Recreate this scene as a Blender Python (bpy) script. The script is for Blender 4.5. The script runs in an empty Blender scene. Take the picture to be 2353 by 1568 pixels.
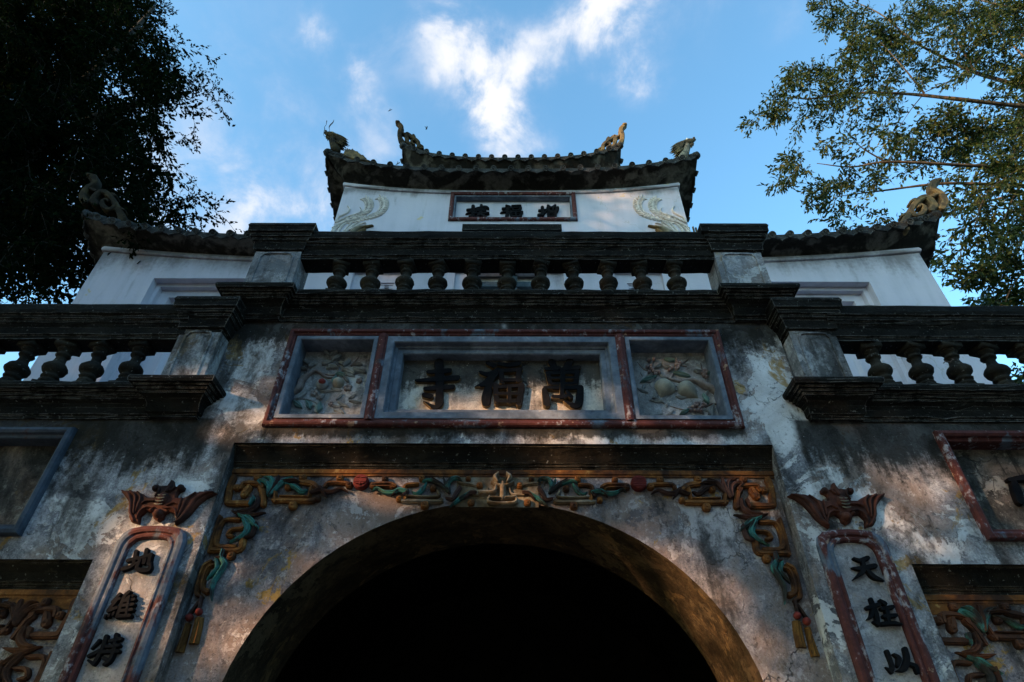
import bpy, bmesh, math, random
import numpy as np
from mathutils import Vector
R=math.radians
random.seed(7); rng=np.random.default_rng(11)
SC=bpy.context.scene
# ------------------------------------------------------------------ camera
cam=bpy.data.cameras.new('camera'); camo=bpy.data.objects.new('camera',cam); SC.collection.objects.link(camo)
cam.sensor_width=36.0; cam.lens=36.0*1401.37/2353.0; cam.clip_end=2000
CAM=(0.0951,-3.6336,1.5999); YAW,PIT,ROL=R(-.56892),R(39.2053),R(.50623)
f_=Vector((math.sin(YAW)*math.cos(PIT),math.cos(YAW)*math.cos(PIT),math.sin(PIT)))
r_=Vector((math.cos(YAW),-math.sin(YAW),0)); u_=r_.cross(f_)
rr=r_*math.cos(ROL)+u_*math.sin(ROL); uu=u_*math.cos(ROL)-r_*math.sin(ROL)
from mathutils import Matrix
camo.matrix_world=Matrix(((rr.x,uu.x,-f_.x,CAM[0]),(rr.y,uu.y,-f_.y,CAM[1]),(rr.z,uu.z,-f_.z,CAM[2]),(0,0,0,1)))
SC.camera=camo
# ------------------------------------------------------------------ light
SUNV=Vector((-1.30,-1.0,0.40)).normalized()          # towards the low afternoon sun, front left
sun=bpy.data.lights.new('sun','SUN'); sun.energy=2.5; sun.angle=R(.6); sun.color=(1.0,.58,.30)
suno=bpy.data.objects.new('sun',sun); SC.collection.objects.link(suno)
suno.rotation_euler=SUNV.to_track_quat('Z','Y').to_euler()
SKY_STRENGTH=0.15
SC.view_settings.view_transform='Standard'; SC.view_settings.look='None'; SC.view_settings.gamma=1
SC.view_settings.use_curve_mapping=False; SC.view_settings.exposure=1.8
SC.cycles.max_bounces=6; SC.cycles.diffuse_bounces=3; SC.cycles.transparent_max_bounces=4
SC.cycles.use_denoising=True

class NB:
    """small node-tree builder"""
    def __init__(s,nt): s.nt=nt
    def n(s,t,**kw):
        o=s.nt.nodes.new(t)
        for k,v in kw.items(): setattr(o,k,v)
        return o
    def put(s,sock,v):
        if v is None: return
        if isinstance(v,bpy.types.NodeSocket): s.nt.links.new(v,sock)
        else:
            if sock.type=='RGBA' and len(v)==3: v=(*v,1)
            sock.default_value=v
    def m(s,op,a,b=None,c=None,clamp=False):
        o=s.n('ShaderNodeMath',operation=op,use_clamp=clamp)
        for i,v in enumerate((a,b,c)): s.put(o.inputs[i],v)
        return o.outputs[0]
    def v(s,op,a,b=None,out=0):
        o=s.n('ShaderNodeVectorMath',operation=op); s.put(o.inputs[0],a)
        if b is not None: s.put(o.inputs[1],b)
        return o.outputs[out]
    def pos(s): return s.n('ShaderNodeNewGeometry').outputs['Position']
    def sc(s,vec,k): return s.v('MULTIPLY',vec,k)
    def noise(s,vec,scale,detail=4,rough=.55,dist=0,out=0):
        o=s.n('ShaderNodeTexNoise'); s.put(o.inputs['Vector'],vec); o.inputs['Scale'].default_value=scale
        o.inputs['Detail'].default_value=detail; o.inputs['Roughness'].default_value=rough; o.inputs['Distortion'].default_value=dist
        return o.outputs[out]
    def rmp(s,f,*st):
        o=s.n('ShaderNodeValToRGB'); s.put(o.inputs[0],f); e=o.color_ramp.elements
        while len(e)<len(st): e.new(.5)
        for i,(p,c) in enumerate(st):
            e[i].position=p; e[i].color=(*((c,)*3 if isinstance(c,(int,float)) else c),1)
        return o.outputs[0]
    def step(s,f,a,b):
        o=s.n('ShaderNodeMapRange',interpolation_type='SMOOTHSTEP'); s.put(o.inputs[0],f)
        o.inputs[1].default_value=a; o.inputs[2].default_value=b; return o.outputs[0]
    def mix(s,f,a,b,mode='MIX'):
        o=s.n('ShaderNodeMix',data_type='RGBA',blend_type=mode); s.put(o.inputs[0],f); s.put(o.inputs[6],a); s.put(o.inputs[7],b)
        return o.outputs[2]
    def bump(s,h,dist=.01,st=1.0,nrm=None):
        o=s.n('ShaderNodeBump'); s.put(o.inputs['Height'],h); o.inputs['Distance'].default_value=dist; o.inputs['Strength'].default_value=st
        if nrm is not None: s.put(o.inputs['Normal'],nrm)
        return o.outputs[0]

# ------------------------------------------------------------------ sky with clouds
world=bpy.data.worlds.new('World'); SC.world=world; world.use_nodes=True
world.cycles.sampling_method='MANUAL'; world.cycles.sample_map_resolution=256
wt=world.node_tree; wt.nodes.clear(); b=NB(wt)
sky=b.n('ShaderNodeTexSky',sky_type='NISHITA'); sky.sun_disc=False
sky.sun_elevation=math.asin(SUNV.z); sky.sun_rotation=math.atan2(SUNV.x,SUNV.y)
sky.altitude=0; sky.air_density=1.0; sky.dust_density=2.0; sky.ozone_density=1.5
dirn=b.v('NORMALIZE',b.n('ShaderNodeTexCoord').outputs['Generated'])
def raydir(px,py):
    v=rr*((px-1176.5)/1401.37)-uu*((py-784)/1401.37)+f_
    return v.normalized()
warp=b.v('SCALE',b.v('SUBTRACT',b.noise(dirn,7,5,.6,out=1),(.5,.5,.5))); warp.node.inputs['Scale'].default_value=.11
wd=b.v('ADD',dirn,warp)
CL=[(1030,40,75,.62),(1085,110,75,.68),(1120,170,60,.66),(1150,250,60,1.0),(1190,200,52,.75),(1170,310,52,.75),(1235,335,50,.6),(1215,120,52,.6),(1280,80,60,.6),(1370,40,78,.95),(1450,25,72,.66),(1470,170,54,.72),(1440,110,42,.42),(1040,190,60,.42),(1010,140,50,.4),
 (740,90,44,.5),(725,60,26,.4),(800,170,34,.5),(835,230,38,.6),(820,190,26,.5),(640,345,26,.5),(600,480,70,.30),(740,490,56,.40),(860,330,45,.34),(900,110,60,.34),(1640,-120,120,.8),(1830,55,45,.36),(560,520,60,.28),(520,200,330,.24),(420,480,260,.30),(700,420,200,.20),(250,700,300,.28),(1150,255,36,.55),(1375,30,50,.5)]
cs=[(raydir(x,y),r*1.42/1401*.72,a) for x,y,r,a in CL]
for k in range(14):                       # the same kind of cloud goes on over the rest of the sky
    a=rng.uniform(0,2*math.pi); e=rng.uniform(.15,1.45); d=Vector((math.cos(a)*math.cos(e),math.sin(a)*math.cos(e),math.sin(e)))
    if d.dot(f_)<.62:
        for j in range(2):
            q=(d+Vector(rng.normal(0,.07,3))).normalized(); cs.append((q,rng.uniform(.05,.11),rng.uniform(.6,1.1)))
tot=None
for d,sg,a in cs:
    x=b.v('DISTANCE',wd,tuple(d),out=1); x=b.m('MULTIPLY',x,1/sg); x=b.m('MULTIPLY',x,x); x=b.m('MULTIPLY',b.m('EXPONENT',b.m('MULTIPLY',x,-1.0)),a)
    tot=x if tot is None else b.m('ADD',tot,x)
fb=b.noise(dirn,8,10,.6,.5); fb2=b.noise(dirn,30,7,.6)
nz=b.m('ADD',b.m('MULTIPLY',fb,.78),b.m('MULTIPLY',fb2,.22))
dens=b.m('MULTIPLY',tot,b.m('ADD',b.m('MULTIPLY',b.step(nz,.33,.70),1.25),.25))
dens=b.m('SUBTRACT',1.0,b.m('EXPONENT',b.m('MULTIPLY',b.m('MULTIPLY',dens,dens),-1.15)),clamp=True)
ccol=b.mix(dens,(1.05,1.30,1.80),(2.05,2.05,2.1))
skyc=b.mix(1.0,sky.outputs[0],(.70,1.05,1.10),'MULTIPLY')
bg=b.n('ShaderNodeBackground'); b.put(bg.inputs[0],b.mix(dens,skyc,ccol)); bg.inputs[1].default_value=SKY_STRENGTH
wo=b.n('ShaderNodeOutputWorld'); wt.links.new(bg.outputs[0],wo.inputs[0])

# ------------------------------------------------------------------ materials
MAT={}
def newmat(name):
    m=bpy.data.materials.new(name); m.use_nodes=True; nt=m.node_tree; nt.nodes.clear(); b=NB(nt)
    p=b.n('ShaderNodeBsdfPrincipled'); o=b.n('ShaderNodeOutputMaterial'); nt.links.new(p.outputs[0],o.inputs[0])
    MAT[name]=m
    return b,p
def fin(b,p,col,rough=.85,nrm=None,spec=.25):
    b.put(p.inputs['Base Color'],col); b.put(p.inputs['Roughness'],rough); p.inputs['Specular IOR Level'].default_value=spec
    if nrm is not None: b.put(p.inputs['Normal'],nrm)
def edge_wear_light(b,rad=.012):  # pale edge lines: wear, plus skylight caught on edges put into the colour
    bv=b.n('ShaderNodeBevel'); bv.samples=4; bv.inputs[0].default_value=rad
    g=b.n('ShaderNodeNewGeometry').outputs['Normal']
    return b.m('SUBTRACT',1.0,b.v('DOT_PRODUCT',bv.outputs[0],g,out=1),clamp=True)
def cracks(b,P,scale,th):
    w=b.v('ADD',P,b.v('MULTIPLY',b.noise(P,scale*1.3,5,.6,out=1),(.55/scale*2,)*3))
    vo=b.n('ShaderNodeTexVoronoi',feature='DISTANCE_TO_EDGE'); b.put(vo.inputs['Vector'],w); vo.inputs['Scale'].default_value=scale
    ln=b.m('SUBTRACT',1.0,b.step(vo.outputs['Distance'],0,th))
    return b.m('MULTIPLY',ln,b.step(b.noise(P,scale*.8,2),.52,.62))

def plaster(name,stops,dark,ochre,dark_amt=.5,ochre_amt=.5,pink=.3,seed=0,peel_amt=.5,streaks=(),pinkc=(.36,.27,.22),warm=.45,coats=()):
    """old limewash in layers: mottled coats, flaked patches, ochre undercoat, black mould, cracks"""
    b,p=newmat(name); P0=b.pos(); P=b.v('ADD',P0,(seed*3.1,seed*1.7,seed*2.3))
    Pv=b.v('MULTIPLY',P,(1,1,.55))
    big=b.noise(Pv,1.3,7,.62,.7); med=b.noise(P,4.2,8,.68,.6); fine=b.noise(P,21,7,.7); gr=b.noise(P,85,4,.7)
    st=b.noise(b.v('MULTIPLY',P,(8,8,.6)),1.0,7,.65,.3)
    sm=b.noise(P,10,7,.72,.5)
    t=b.m('ADD',b.m('ADD',b.m('MULTIPLY',big,.26),b.m('MULTIPLY',med,.24)),b.m('ADD',b.m('MULTIPLY',sm,.16),b.m('ADD',b.m('MULTIPLY',fine,.18),b.m('MULTIPLY',gr,.16))))
    col=b.rmp(t,*[(q,c) for q,c in zip((.39,.455,.50,.545,.61),stops)])
    pk=b.step(b.noise(P,1.7,6,.62,1.0),.46,.62); col=b.mix(b.m('MULTIPLY',pk,pink),col,pinkc)
    # flaked patches with crisp edges, lighter coat underneath
    L=.585-.05*peel_amt
    pn=b.m('ADD',b.m('MULTIPLY',b.noise(b.v('ADD',P,(5,3,8)),2.3,8,.62,.9),.8),b.m('MULTIPLY',fine,.2))
    for (cx,cz,rx,rz,am) in coats:       # a fresher coat of limewash survives here
        s2=b.n('ShaderNodeSeparateXYZ'); b.put(s2.inputs[0],P0); ex=b.m('MULTIPLY',b.m('SUBTRACT',b.m('ABSOLUTE',s2.outputs[0]) if cx>0 else s2.outputs[0],abs(cx)),1/rx); ez=b.m('MULTIPLY',b.m('SUBTRACT',s2.outputs[2],cz),1/rz)
        pn=b.m('ADD',pn,b.m('MULTIPLY',b.m('EXPONENT',b.m('MULTIPLY',b.m('ADD',b.m('MULTIPLY',ex,ex),b.m('MULTIPLY',ez,ez)),-1.0)),am))
    peel=b.step(pn,L,L+.012); col=b.mix(b.m('MULTIPLY',peel,.8),col,b.mix(1.0,stops[4],b.rmp(med,(.3,.75),(.7,1.15)),'MULTIPLY'))
    p2=b.m('ADD',b.m('MULTIPLY',b.noise(b.v('ADD',P,(1,9,2)),3.4,8,.66,.8),.75),b.m('MULTIPLY',fine,.25))
    peel2=b.step(p2,.575,.59); col=b.mix(b.m('MULTIPLY',peel2,.65),col,stops[1])
    pit=b.step(b.m('ADD',b.m('MULTIPLY',sm,.5),b.m('MULTIPLY',b.noise(b.v('ADD',P,(8,8,1)),33,6,.7,.4),.5)),.545,.59); col=b.mix(b.m('MULTIPLY',pit,.55),col,stops[0])
    pale_fleck=b.step(b.m('ADD',b.m('MULTIPLY',med,.45),b.m('MULTIPLY',b.noise(b.v('ADD',P,(1,5,6)),27,6,.72,.4),.55)),.55,.585); col=b.mix(b.m('MULTIPLY',pale_fleck,.5),col,stops[4])  # random pale flecks of the mottled limewash
    oc=b.m('MULTIPLY',b.step(b.noise(b.v('ADD',b.v('MULTIPLY',P,(1,1,.8)),(9,4,1)),2.9,7,.66,.8),.60,.63),b.step(b.noise(P,13,5,.65),.38,.52))
    col=b.mix(b.m('MULTIPLY',oc,ochre_amt),col,b.mix(1.0,ochre,b.rmp(fine,(.3,.5),(.7,1.3)),'MULTIPLY'))
    dk=b.step(b.m('ADD',b.m('MULTIPLY',b.noise(b.v('ADD',Pv,(2,7,5)),1.9,8,.7,.8),.60),b.m('MULTIPLY',b.m('ADD',b.m('MULTIPLY',st,.5),b.m('MULTIPLY',fine,.5)),.40)),.575-.14*dark_amt,.665-.10*dark_amt)
    col=b.mix(b.m('MULTIPLY',dk,.85),col,dark)
    run2=b.m('MULTIPLY',b.step(b.noise(b.v('MULTIPLY',P,(11,11,.8)),1.0,8,.7,.5),.56,.68),b.step(b.noise(b.v('ADD',Pv,(7,1,3)),1.1,4,.6),.47,.6))
    col=b.mix(b.m('MULTIPLY',run2,.75*min(1,dark_amt*1.6)),col,dark)
    brn=b.m('MULTIPLY',b.step(b.noise(b.v('ADD',Pv,(6,2,9)),1.5,7,.66,.9),.50,.66),b.step(fine,.3,.6)); col=b.mix(b.m('MULTIPLY',brn,warm),col,(.135,.088,.048))
    sp=b.n('ShaderNodeSeparateXYZ'); b.put(sp.inputs[0],P0); Z=sp.outputs[2]; X=b.m('ABSOLUTE',sp.outputs[0])
    for (x0,x1,zt,ln) in streaks:        # black mould running down from a ledge, in tongues of uneven length
        ins=b.m('MULTIPLY',b.step(X,x0-.02,x0+.04),b.m('SUBTRACT',1.0,b.step(X,x1-.04,x1+.02)))
        run=b.m('MULTIPLY',b.m('SUBTRACT',zt,Z),1/ln)
        tong=b.m('SUBTRACT',b.m('ADD',b.m('MULTIPLY',b.m('ADD',b.m('MULTIPLY',b.noise(b.v('MULTIPLY',P,(16,16,.9)),1,6,.65,.3),.55),b.m('MULTIPLY',b.noise(b.v('MULTIPLY',P,(3.5,3.5,.8)),1,4,.6,.3),.45)),1.75),b.m('MULTIPLY',b.m('SUBTRACT',fine,.5),1.0)),run)
        msk=b.m('MULTIPLY',b.m('MULTIPLY',b.step(tong,.05,.42),ins),b.step(run,-.05,0))
        col=b.mix(b.m('MULTIPLY',msk,.9),col,dark)
    ck=cracks(b,P,1.6,.010); col=b.mix(b.m('MULTIPLY',ck,.7),col,(.03,.03,.03))
    speck=b.step(b.noise(P,60,3,.7),.62,.69); col=b.mix(b.m('MULTIPLY',speck,.5),col,dark)
    spk2=b.step(b.noise(b.v('ADD',P,(3,3,3)),48,3,.7),.66,.72); col=b.mix(b.m('MULTIPLY',spk2,.4),col,stops[4])
    h=b.m('ADD',b.m('ADD',b.m('MULTIPLY',b.m('ADD',peel,peel2),-.30),b.m('MULTIPLY',fine,.6)),b.m('SUBTRACT',b.m('MULTIPLY',gr,.22),b.m('MULTIPLY',ck,.6)))
    fin(b,p,col,.92,b.bump(h,.016,.9),.12)
GREY=((.036,.037,.043),(.112,.115,.132),(.26,.263,.29),(.47,.472,.505),(.72,.725,.75))
plaster('plaster_front',GREY,(.014,.014,.012),(.40,.25,.08),.74,.85,.5,0,.7,streaks=((0,2.12,4.76,.34),(2.0,9,3.85,.55),(0,1.68,3.80,.13)),warm=.5,coats=((1.9,4.30,.24,.44,.12),(2.4,3.35,.4,.35,.05)))
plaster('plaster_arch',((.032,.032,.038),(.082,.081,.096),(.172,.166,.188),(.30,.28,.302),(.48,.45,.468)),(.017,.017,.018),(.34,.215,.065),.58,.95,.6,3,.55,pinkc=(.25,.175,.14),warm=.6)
plaster('plaster_panel',((.13,.127,.122),(.30,.285,.27),(.49,.455,.42),(.64,.59,.53),(.74,.68,.60)),(.016,.016,.015),(.45,.32,.17),.66,.3,.3,5,.6,streaks=((0,1,4.50,.42),),warm=.3)
plaster('plaster_dark_panel',((.02,.02,.019),(.04,.04,.038),(.07,.068,.064),(.13,.125,.115),(.32,.30,.27)),(.012,.012,.011),(.26,.18,.08),.9,.5,.3,8,.3)
plaster('plaster_relief',((.10,.105,.11),(.20,.21,.22),(.29,.30,.315),(.38,.39,.405),(.50,.51,.52)),(.03,.03,.03),(.42,.30,.16),.45,.4,.2,11,.4,warm=.25)
plaster('plaster_couplet',((.10,.105,.118),(.19,.195,.22),(.28,.285,.315),(.38,.38,.415),(.54,.55,.59)),(.035,.036,.04),(.3,.24,.15),.30,.3,.3,13,.5)
plaster('plaster_pillar',((.07,.075,.08),(.14,.15,.165),(.24,.25,.275),(.38,.39,.41),(.54,.55,.57)),(.016,.016,.014),(.42,.30,.14),.68,.5,.3,17,.7)
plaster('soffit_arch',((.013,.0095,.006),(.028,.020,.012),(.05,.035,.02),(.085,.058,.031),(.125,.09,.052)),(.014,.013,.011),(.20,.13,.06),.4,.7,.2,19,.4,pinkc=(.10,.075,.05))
def whitewash():
    b,p=newmat('whitewash'); P=b.pos()
    st=b.noise(b.v('MULTIPLY',P,(5,5,.45)),1.0,7,.62,.3); big=b.noise(P,.9,5,.6); fine=b.noise(P,22,6,.6)
    col=b.rmp(b.m('ADD',b.m('MULTIPLY',big,.5),b.m('MULTIPLY',st,.5)),(.3,(.38,.38,.44)),(.5,(.50,.485,.56)),(.7,(.55,.53,.60)))
    col=b.mix(b.m('MULTIPLY',b.step(b.noise(b.v('MULTIPLY',P,(4,4,.8)),1.6,6,.65,.4),.58,.76),.55),col,(.22,.23,.24))
    col=b.mix(b.m('MULTIPLY',b.step(b.noise(b.v('ADD',P,(4.1,0,2.2)),3.1,4,.6,.4),.675,.69),.8),col,(.52,.43,.26))
    ck=cracks(b,P,.9,.006); col=b.mix(b.m('MULTIPLY',ck,.6),col,(.3,.27,.22))
    sp=b.n('ShaderNodeSeparateXYZ'); b.put(sp.inputs[0],P); Z=sp.outputs[2]
    for zt,ln in ((7.28,.75),(9.40,.35)):
        run=b.m('MULTIPLY',b.m('SUBTRACT',zt,Z),1/ln)
        tong=b.m('SUBTRACT',b.m('ADD',b.m('MULTIPLY',b.noise(b.v('MULTIPLY',P,(3.2,3.2,.7)),1,7,.66,.4),1.55),b.m('MULTIPLY',b.m('SUBTRACT',fine,.5),.5)),b.m('ADD',run,.25))
        col=b.mix(b.m('MULTIPLY',b.m('MULTIPLY',b.step(tong,.0,.6),b.step(run,-.1,-.02)),.72),col,(.12,.11,.105))
    fin(b,p,col,.9,b.bump(fine,.004,.5),.15)
whitewash()
def darkstone(name,c0,c1,lichen,wear_light,seed=0,edge_amt=.9):
    b,p=newmat(name); P=b.v('ADD',b.pos(),(seed,seed*2,0))
    n=b.noise(P,3.2,7,.65,.4); f=b.noise(P,26,6,.7); hs=b.noise(b.v('MULTIPLY',P,(3,3,22)),1.6,5,.6)
    col=b.mix(b.step(n,.38,.66),c0,c1)
    col=b.mix(b.m('MULTIPLY',b.step(b.m('ADD',b.m('MULTIPLY',f,.6),b.m('MULTIPLY',hs,.4)),.55,.66),.55),col,lichen)
    spk=b.step(b.noise(P,48,2,.6),.67,.72); col=b.mix(b.m('MULTIPLY',spk,.4),col,(.34,.35,.34))
    e=edge_wear_light(b); em=b.m('MULTIPLY',b.step(e,.02,.14),b.step(b.noise(b.v('MULTIPLY',P,(5,5,5)),2.4,6,.75),.40,.58))
    col=b.mix(b.m('MULTIPLY',em,edge_amt),col,wear_light)
    fin(b,p,col,.92,b.bump(b.m('ADD',f,b.m('MULTIPLY',n,.6)),.014,.9),.12)
darkstone('black_stone',(.005,.005,.0045),(.014,.0135,.0115),(.034,.033,.028),(.24,.235,.22))
darkstone('baluster_stone',(.014,.013,.011),(.036,.032,.024),(.075,.068,.05),(.14,.12,.09),5,.5)
darkstone('tile_stone',(.018,.018,.018),(.05,.05,.05),(.12,.12,.12),(.22,.22,.22),9,.6)
darkstone('cove_stone',(.006,.0055,.0045),(.022,.017,.012),(.05,.04,.028),(.20,.17,.13),12,.6)
def eave():
    b,p=newmat('eave_underside'); P=b.pos()
    n=b.noise(b.v('MULTIPLY',P,(1,1,1.2)),2.7,6,.55,.8); f=b.noise(P,20,6,.65)
    n2=b.noise(P,7,6,.6,.6); col=b.mix(b.step(b.m('ADD',b.m('MULTIPLY',n,.7),b.m('MULTIPLY',n2,.3)),.47,.60),(.020,.018,.015),(.115,.105,.09))
    col=b.mix(1.0,col,b.rmp(f,(.3,.6),(.7,1.2)),'MULTIPLY')
    col=b.mix(b.m('MULTIPLY',cracks(b,P,2.4,.02),.7),col,(.02,.02,.02))
    fin(b,p,col,.92,b.bump(f,.01,.8),.12)
eave()
def paintedframe(name,amt,seed):
    b,p=newmat(name); P=b.v('ADD',b.pos(),(seed,0,seed))
    n=b.noise(P,2.3,6,.6,.7); f=b.noise(P,24,6,.65); s2=b.noise(b.v('MULTIPLY',P,(6,6,2)),1.8,6,.65,.3)
    col=b.mix(b.step(b.m('ADD',b.m('MULTIPLY',n,.6),b.m('MULTIPLY',s2,.4)),.5-.1*amt,.56-.1*amt),(.11,.135,.18),(.085,.025,.023))
    col=b.mix(b.step(b.m('ADD',b.m('MULTIPLY',s2,.6),b.m('MULTIPLY',f,.4)),.545,.62),col,(.27,.26,.29))
    col=b.mix(b.m('MULTIPLY',b.step(b.noise(P,7,5,.65),.64,.67),.8),col,(.36,.24,.17))
    col=b.mix(b.m('MULTIPLY',b.step(b.noise(b.v('ADD',P,(3,1,2)),5,6,.7),.58,.7),.7),col,(.035,.033,.033))
    col=b.mix(1.0,col,b.rmp(f,(.3,.6),(.7,1.25)),'MULTIPLY')
    fin(b,p,col,.8,b.bump(f,.008,.7),.25)
paintedframe('frame_red',.95,0); paintedframe('frame_mix',.5,6); 
def simple(name,c0,c1,c2=None,scale=14,bump=.006,rough=.8,thr=(.42,.6),thr2=(.6,.68),amt2=.8,seed=0,spec=.2):
    b,p=newmat(name); P=b.v('ADD',b.pos(),(seed,seed,seed)); n=b.noise(P,scale*.4,6,.62,.4); f=b.noise(P,scale*2,6,.65)
    col=b.mix(b.step(n,*thr),c0,c1)
    if c2: col=b.mix(b.m('MULTIPLY',b.step(b.m('ADD',b.m('MULTIPLY',f,.6),b.m('MULTIPLY',n,.4)),*thr2),amt2),col,c2)
    col=b.mix(1.0,col,b.rmp(f,(.3,.65),(.7,1.2)),'MULTIPLY')
    fin(b,p,col,rough,b.bump(f,bump,.8),spec)
simple('frame_slate',(.04,.055,.08),(.075,.098,.135),(.06,.03,.03),7,seed=2,thr2=(.55,.66))
simple('frame_blue',(.10,.125,.165),(.18,.212,.265),(.36,.355,.35),9,seed=2,thr2=(.60,.68))
simple('glyph_black',(.006,.007,.009),(.011,.011,.013),(.05,.05,.05),16,.004,.8,thr2=(.70,.74),spec=.04)
simple('glyph_side',(.10,.07,.035),(.26,.18,.09),(.03,.028,.025),14,thr2=(.5,.6))
simple('fret_rust',(.030,.014,.010),(.11,.042,.02),(.17,.085,.04),13,thr=(.36,.62),thr2=(.58,.68),amt2=.6)
simple('fret_ochre',(.034,.015,.009),(.21,.080,.019),(.36,.215,.075),13,thr=(.36,.62),thr2=(.56,.66),amt2=.75)
simple('fret_grey',(.10,.07,.04),(.26,.225,.175),(.16,.078,.022),12,thr2=(.54,.64),seed=3)
simple('acanthus_teal',(.030,.028,.025),(.05,.21,.195),(.055,.032,.028),13,thr=(.42,.56),thr2=(.52,.62),amt2=.85)
simple('acanthus_brown',(.030,.016,.014),(.075,.040,.036),(.05,.13,.12),10,thr2=(.6,.68),amt2=.6)
simple('medallion_red',(.12,.018,.016),(.19,.032,.026),(.05,.018,.016),12,thr2=(.55,.65))
simple('tassel_gold',(.09,.038,.01),(.17,.08,.018),(.04,.02,.011),12,thr2=(.54,.64))
simple('bat_brown',(.030,.014,.012),(.085,.028,.018),(.11,.095,.085),10,thr2=(.58,.70),amt2=.6)
simple('carved_ochre',(.065,.048,.026),(.175,.118,.05),(.075,.07,.06),10,thr2=(.58,.7),amt2=.6)
simple('carved_dark',(.020,.016,.011),(.052,.038,.019),(.05,.046,.036),10,thr2=(.6,.7),amt2=.5,spec=.05)
simple('carved_pale',(.13,.11,.08),(.22,.19,.14),(.06,.055,.05),10)
simple('cream_relief',(.56,.51,.48),(.64,.585,.545),(.46,.37,.28),9,.003,thr2=(.64,.72),amt2=.4)
simple('relief_grey',(.18,.195,.20),(.27,.285,.29),(.38,.36,.34),10,thr2=(.6,.68),amt2=.5)
simple('relief_teal',(.075,.16,.155),(.14,.23,.22),(.20,.20,.19),10)
simple('relief_branch',(.13,.10,.09),(.25,.22,.21),(.06,.03,.03),10)
simple('relief_pink',(.22,.165,.16),(.29,.225,.21),(.20,.07,.07),10,thr2=(.62,.68))
simple('relief_peach',(.26,.25,.205),(.35,.325,.26),(.19,.16,.12),7)
simple('wood_blue',(.045,.07,.09),(.07,.10,.125),(.16,.17,.17),12)
simple('panel_pale',(.55,.54,.52),(.66,.65,.62),(.5,.44,.36),6,.002)
simple('bark_warm',(.035,.025,.016),(.085,.058,.036),(.08,.06,.04),16)
simple('bark_dark',(.012,.010,.008),(.03,.025,.02),None,16)
simple('white_eye',(.75,.74,.7),(.8,.8,.78),None,20)
simple('wire_rust',(.05,.04,.035),(.09,.06,.045),None,20)
simple('insect_dark',(.02,.018,.015),(.05,.04,.03),None,60)
simple('passage_shade',(.010,.009,.008),(.02,.018,.015),None,8)  # unlit depth of the passage put into its colour
simple('paving',(.10,.095,.085),(.15,.14,.125),(.06,.06,.055),3,.006)
def leafmat(name,c0,c1,c2,tr=.3,gl=.45,sp=.2):
    m=bpy.data.materials.new(name); m.use_nodes=True; nt=m.node_tree; nt.nodes.clear(); b=NB(nt); MAT[name]=m
    a=b.n('ShaderNodeAttribute',attribute_name='hue').outputs['Fac']
    col=b.rmp(a,(0,c0),(.6,c1),(1,c2))
    p=b.n('ShaderNodeBsdfPrincipled'); b.put(p.inputs['Base Color'],col); p.inputs['Roughness'].default_value=gl; p.inputs['Specular IOR Level'].default_value=sp
    t=b.n('ShaderNodeBsdfTranslucent'); b.put(t.inputs[0],b.mix(1.0,col,(1.3,1.4,.6),'MULTIPLY'))
    x=b.n('ShaderNodeMixShader'); x.inputs[0].default_value=tr; nt.links.new(p.outputs[0],x.inputs[1]); nt.links.new(t.outputs[0],x.inputs[2])
    o=b.n('ShaderNodeOutputMaterial'); nt.links.new(x.outputs[0],o.inputs[0])
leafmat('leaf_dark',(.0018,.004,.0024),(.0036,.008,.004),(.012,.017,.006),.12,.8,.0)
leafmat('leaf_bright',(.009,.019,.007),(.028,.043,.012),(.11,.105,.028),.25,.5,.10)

# ------------------------------------------------------------------ mesh helpers
def link(o,parent=None):
    SC.collection.objects.link(o)
    if parent is not None: o.parent=parent
    return o
def mesh(name,vs,fs,mat,parent=None,smooth=False):
    me=bpy.data.meshes.new(name); me.from_pydata([tuple(v) for v in vs],[],[tuple(f) for f in fs]); me.validate()
    me.materials.append(MAT[mat])
    if smooth: me.shade_smooth()
    me.update(); o=bpy.data.objects.new(name,me); return link(o,parent)
def tag(o,label=None,cat=None,group=None,kind=None):
    if label: o['label']=label
    if cat: o['category']=cat
    if group: o['group']=group
    if kind: o['kind']=kind
    return o
def empty(name,loc=(0,0,0)):
    o=bpy.data.objects.new(name,None); o.location=loc; return link(o)
class MB:
    def __init__(s): s.v=[]; s.f=[]
    def add(s,vs,fs):
        n=len(s.v); s.v+=[tuple(q) for q in vs]; s.f+=[tuple(i+n for i in f) for f in fs]; return s
    def box(s,x0,x1,y0,y1,z0,z1):
        return s.add([(x0,y0,z0),(x1,y0,z0),(x1,y1,z0),(x0,y1,z0),(x0,y0,z1),(x1,y0,z1),(x1,y1,z1),(x0,y1,z1)],[(0,3,2,1),(4,5,6,7),(0,1,5,4),(1,2,6,5),(2,3,7,6),(3,0,4,7)])
    def quad(s,*q): return s.add(q,[(0,1,2,3)])
    def build(s,name,mat,parent=None,smooth=False): return mesh(name,s.v,s.f,mat,parent,smooth)
def stroke_pts(st,mx=1,dx=0,dz=0):
    return [(mx*st[i]+dx,st[i+1]+dz,st[i+2]) for i in range(0,len(st),3)]
def catmull(p,n=5):
    p=[np.array(q,float) for q in p]
    if len(p)==2: return [p[0]+(p[1]-p[0])*t for t in np.linspace(0,1,4)]
    q=[2*p[0]-p[1]]+p+[2*p[-1]-p[-2]]; out=[]
    for i in range(1,len(q)-2):
        for k in range(n):
            t=k/n; a,b_,c,d=q[i-1],q[i],q[i+1],q[i+2]
            out.append(.5*((2*b_)+(c-a)*t+(2*a-5*b_+4*c-d)*t*t+(3*b_-a-3*c+d)*t**3))
    out.append(p[-1]); 
    for o in out: o[2]=max(o[2],.002)
    return out
SEC_FLAT=[(-1,0),(-1,-.8),(-.82,-1),(.82,-1),(1,-.8),(1,0)]
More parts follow.
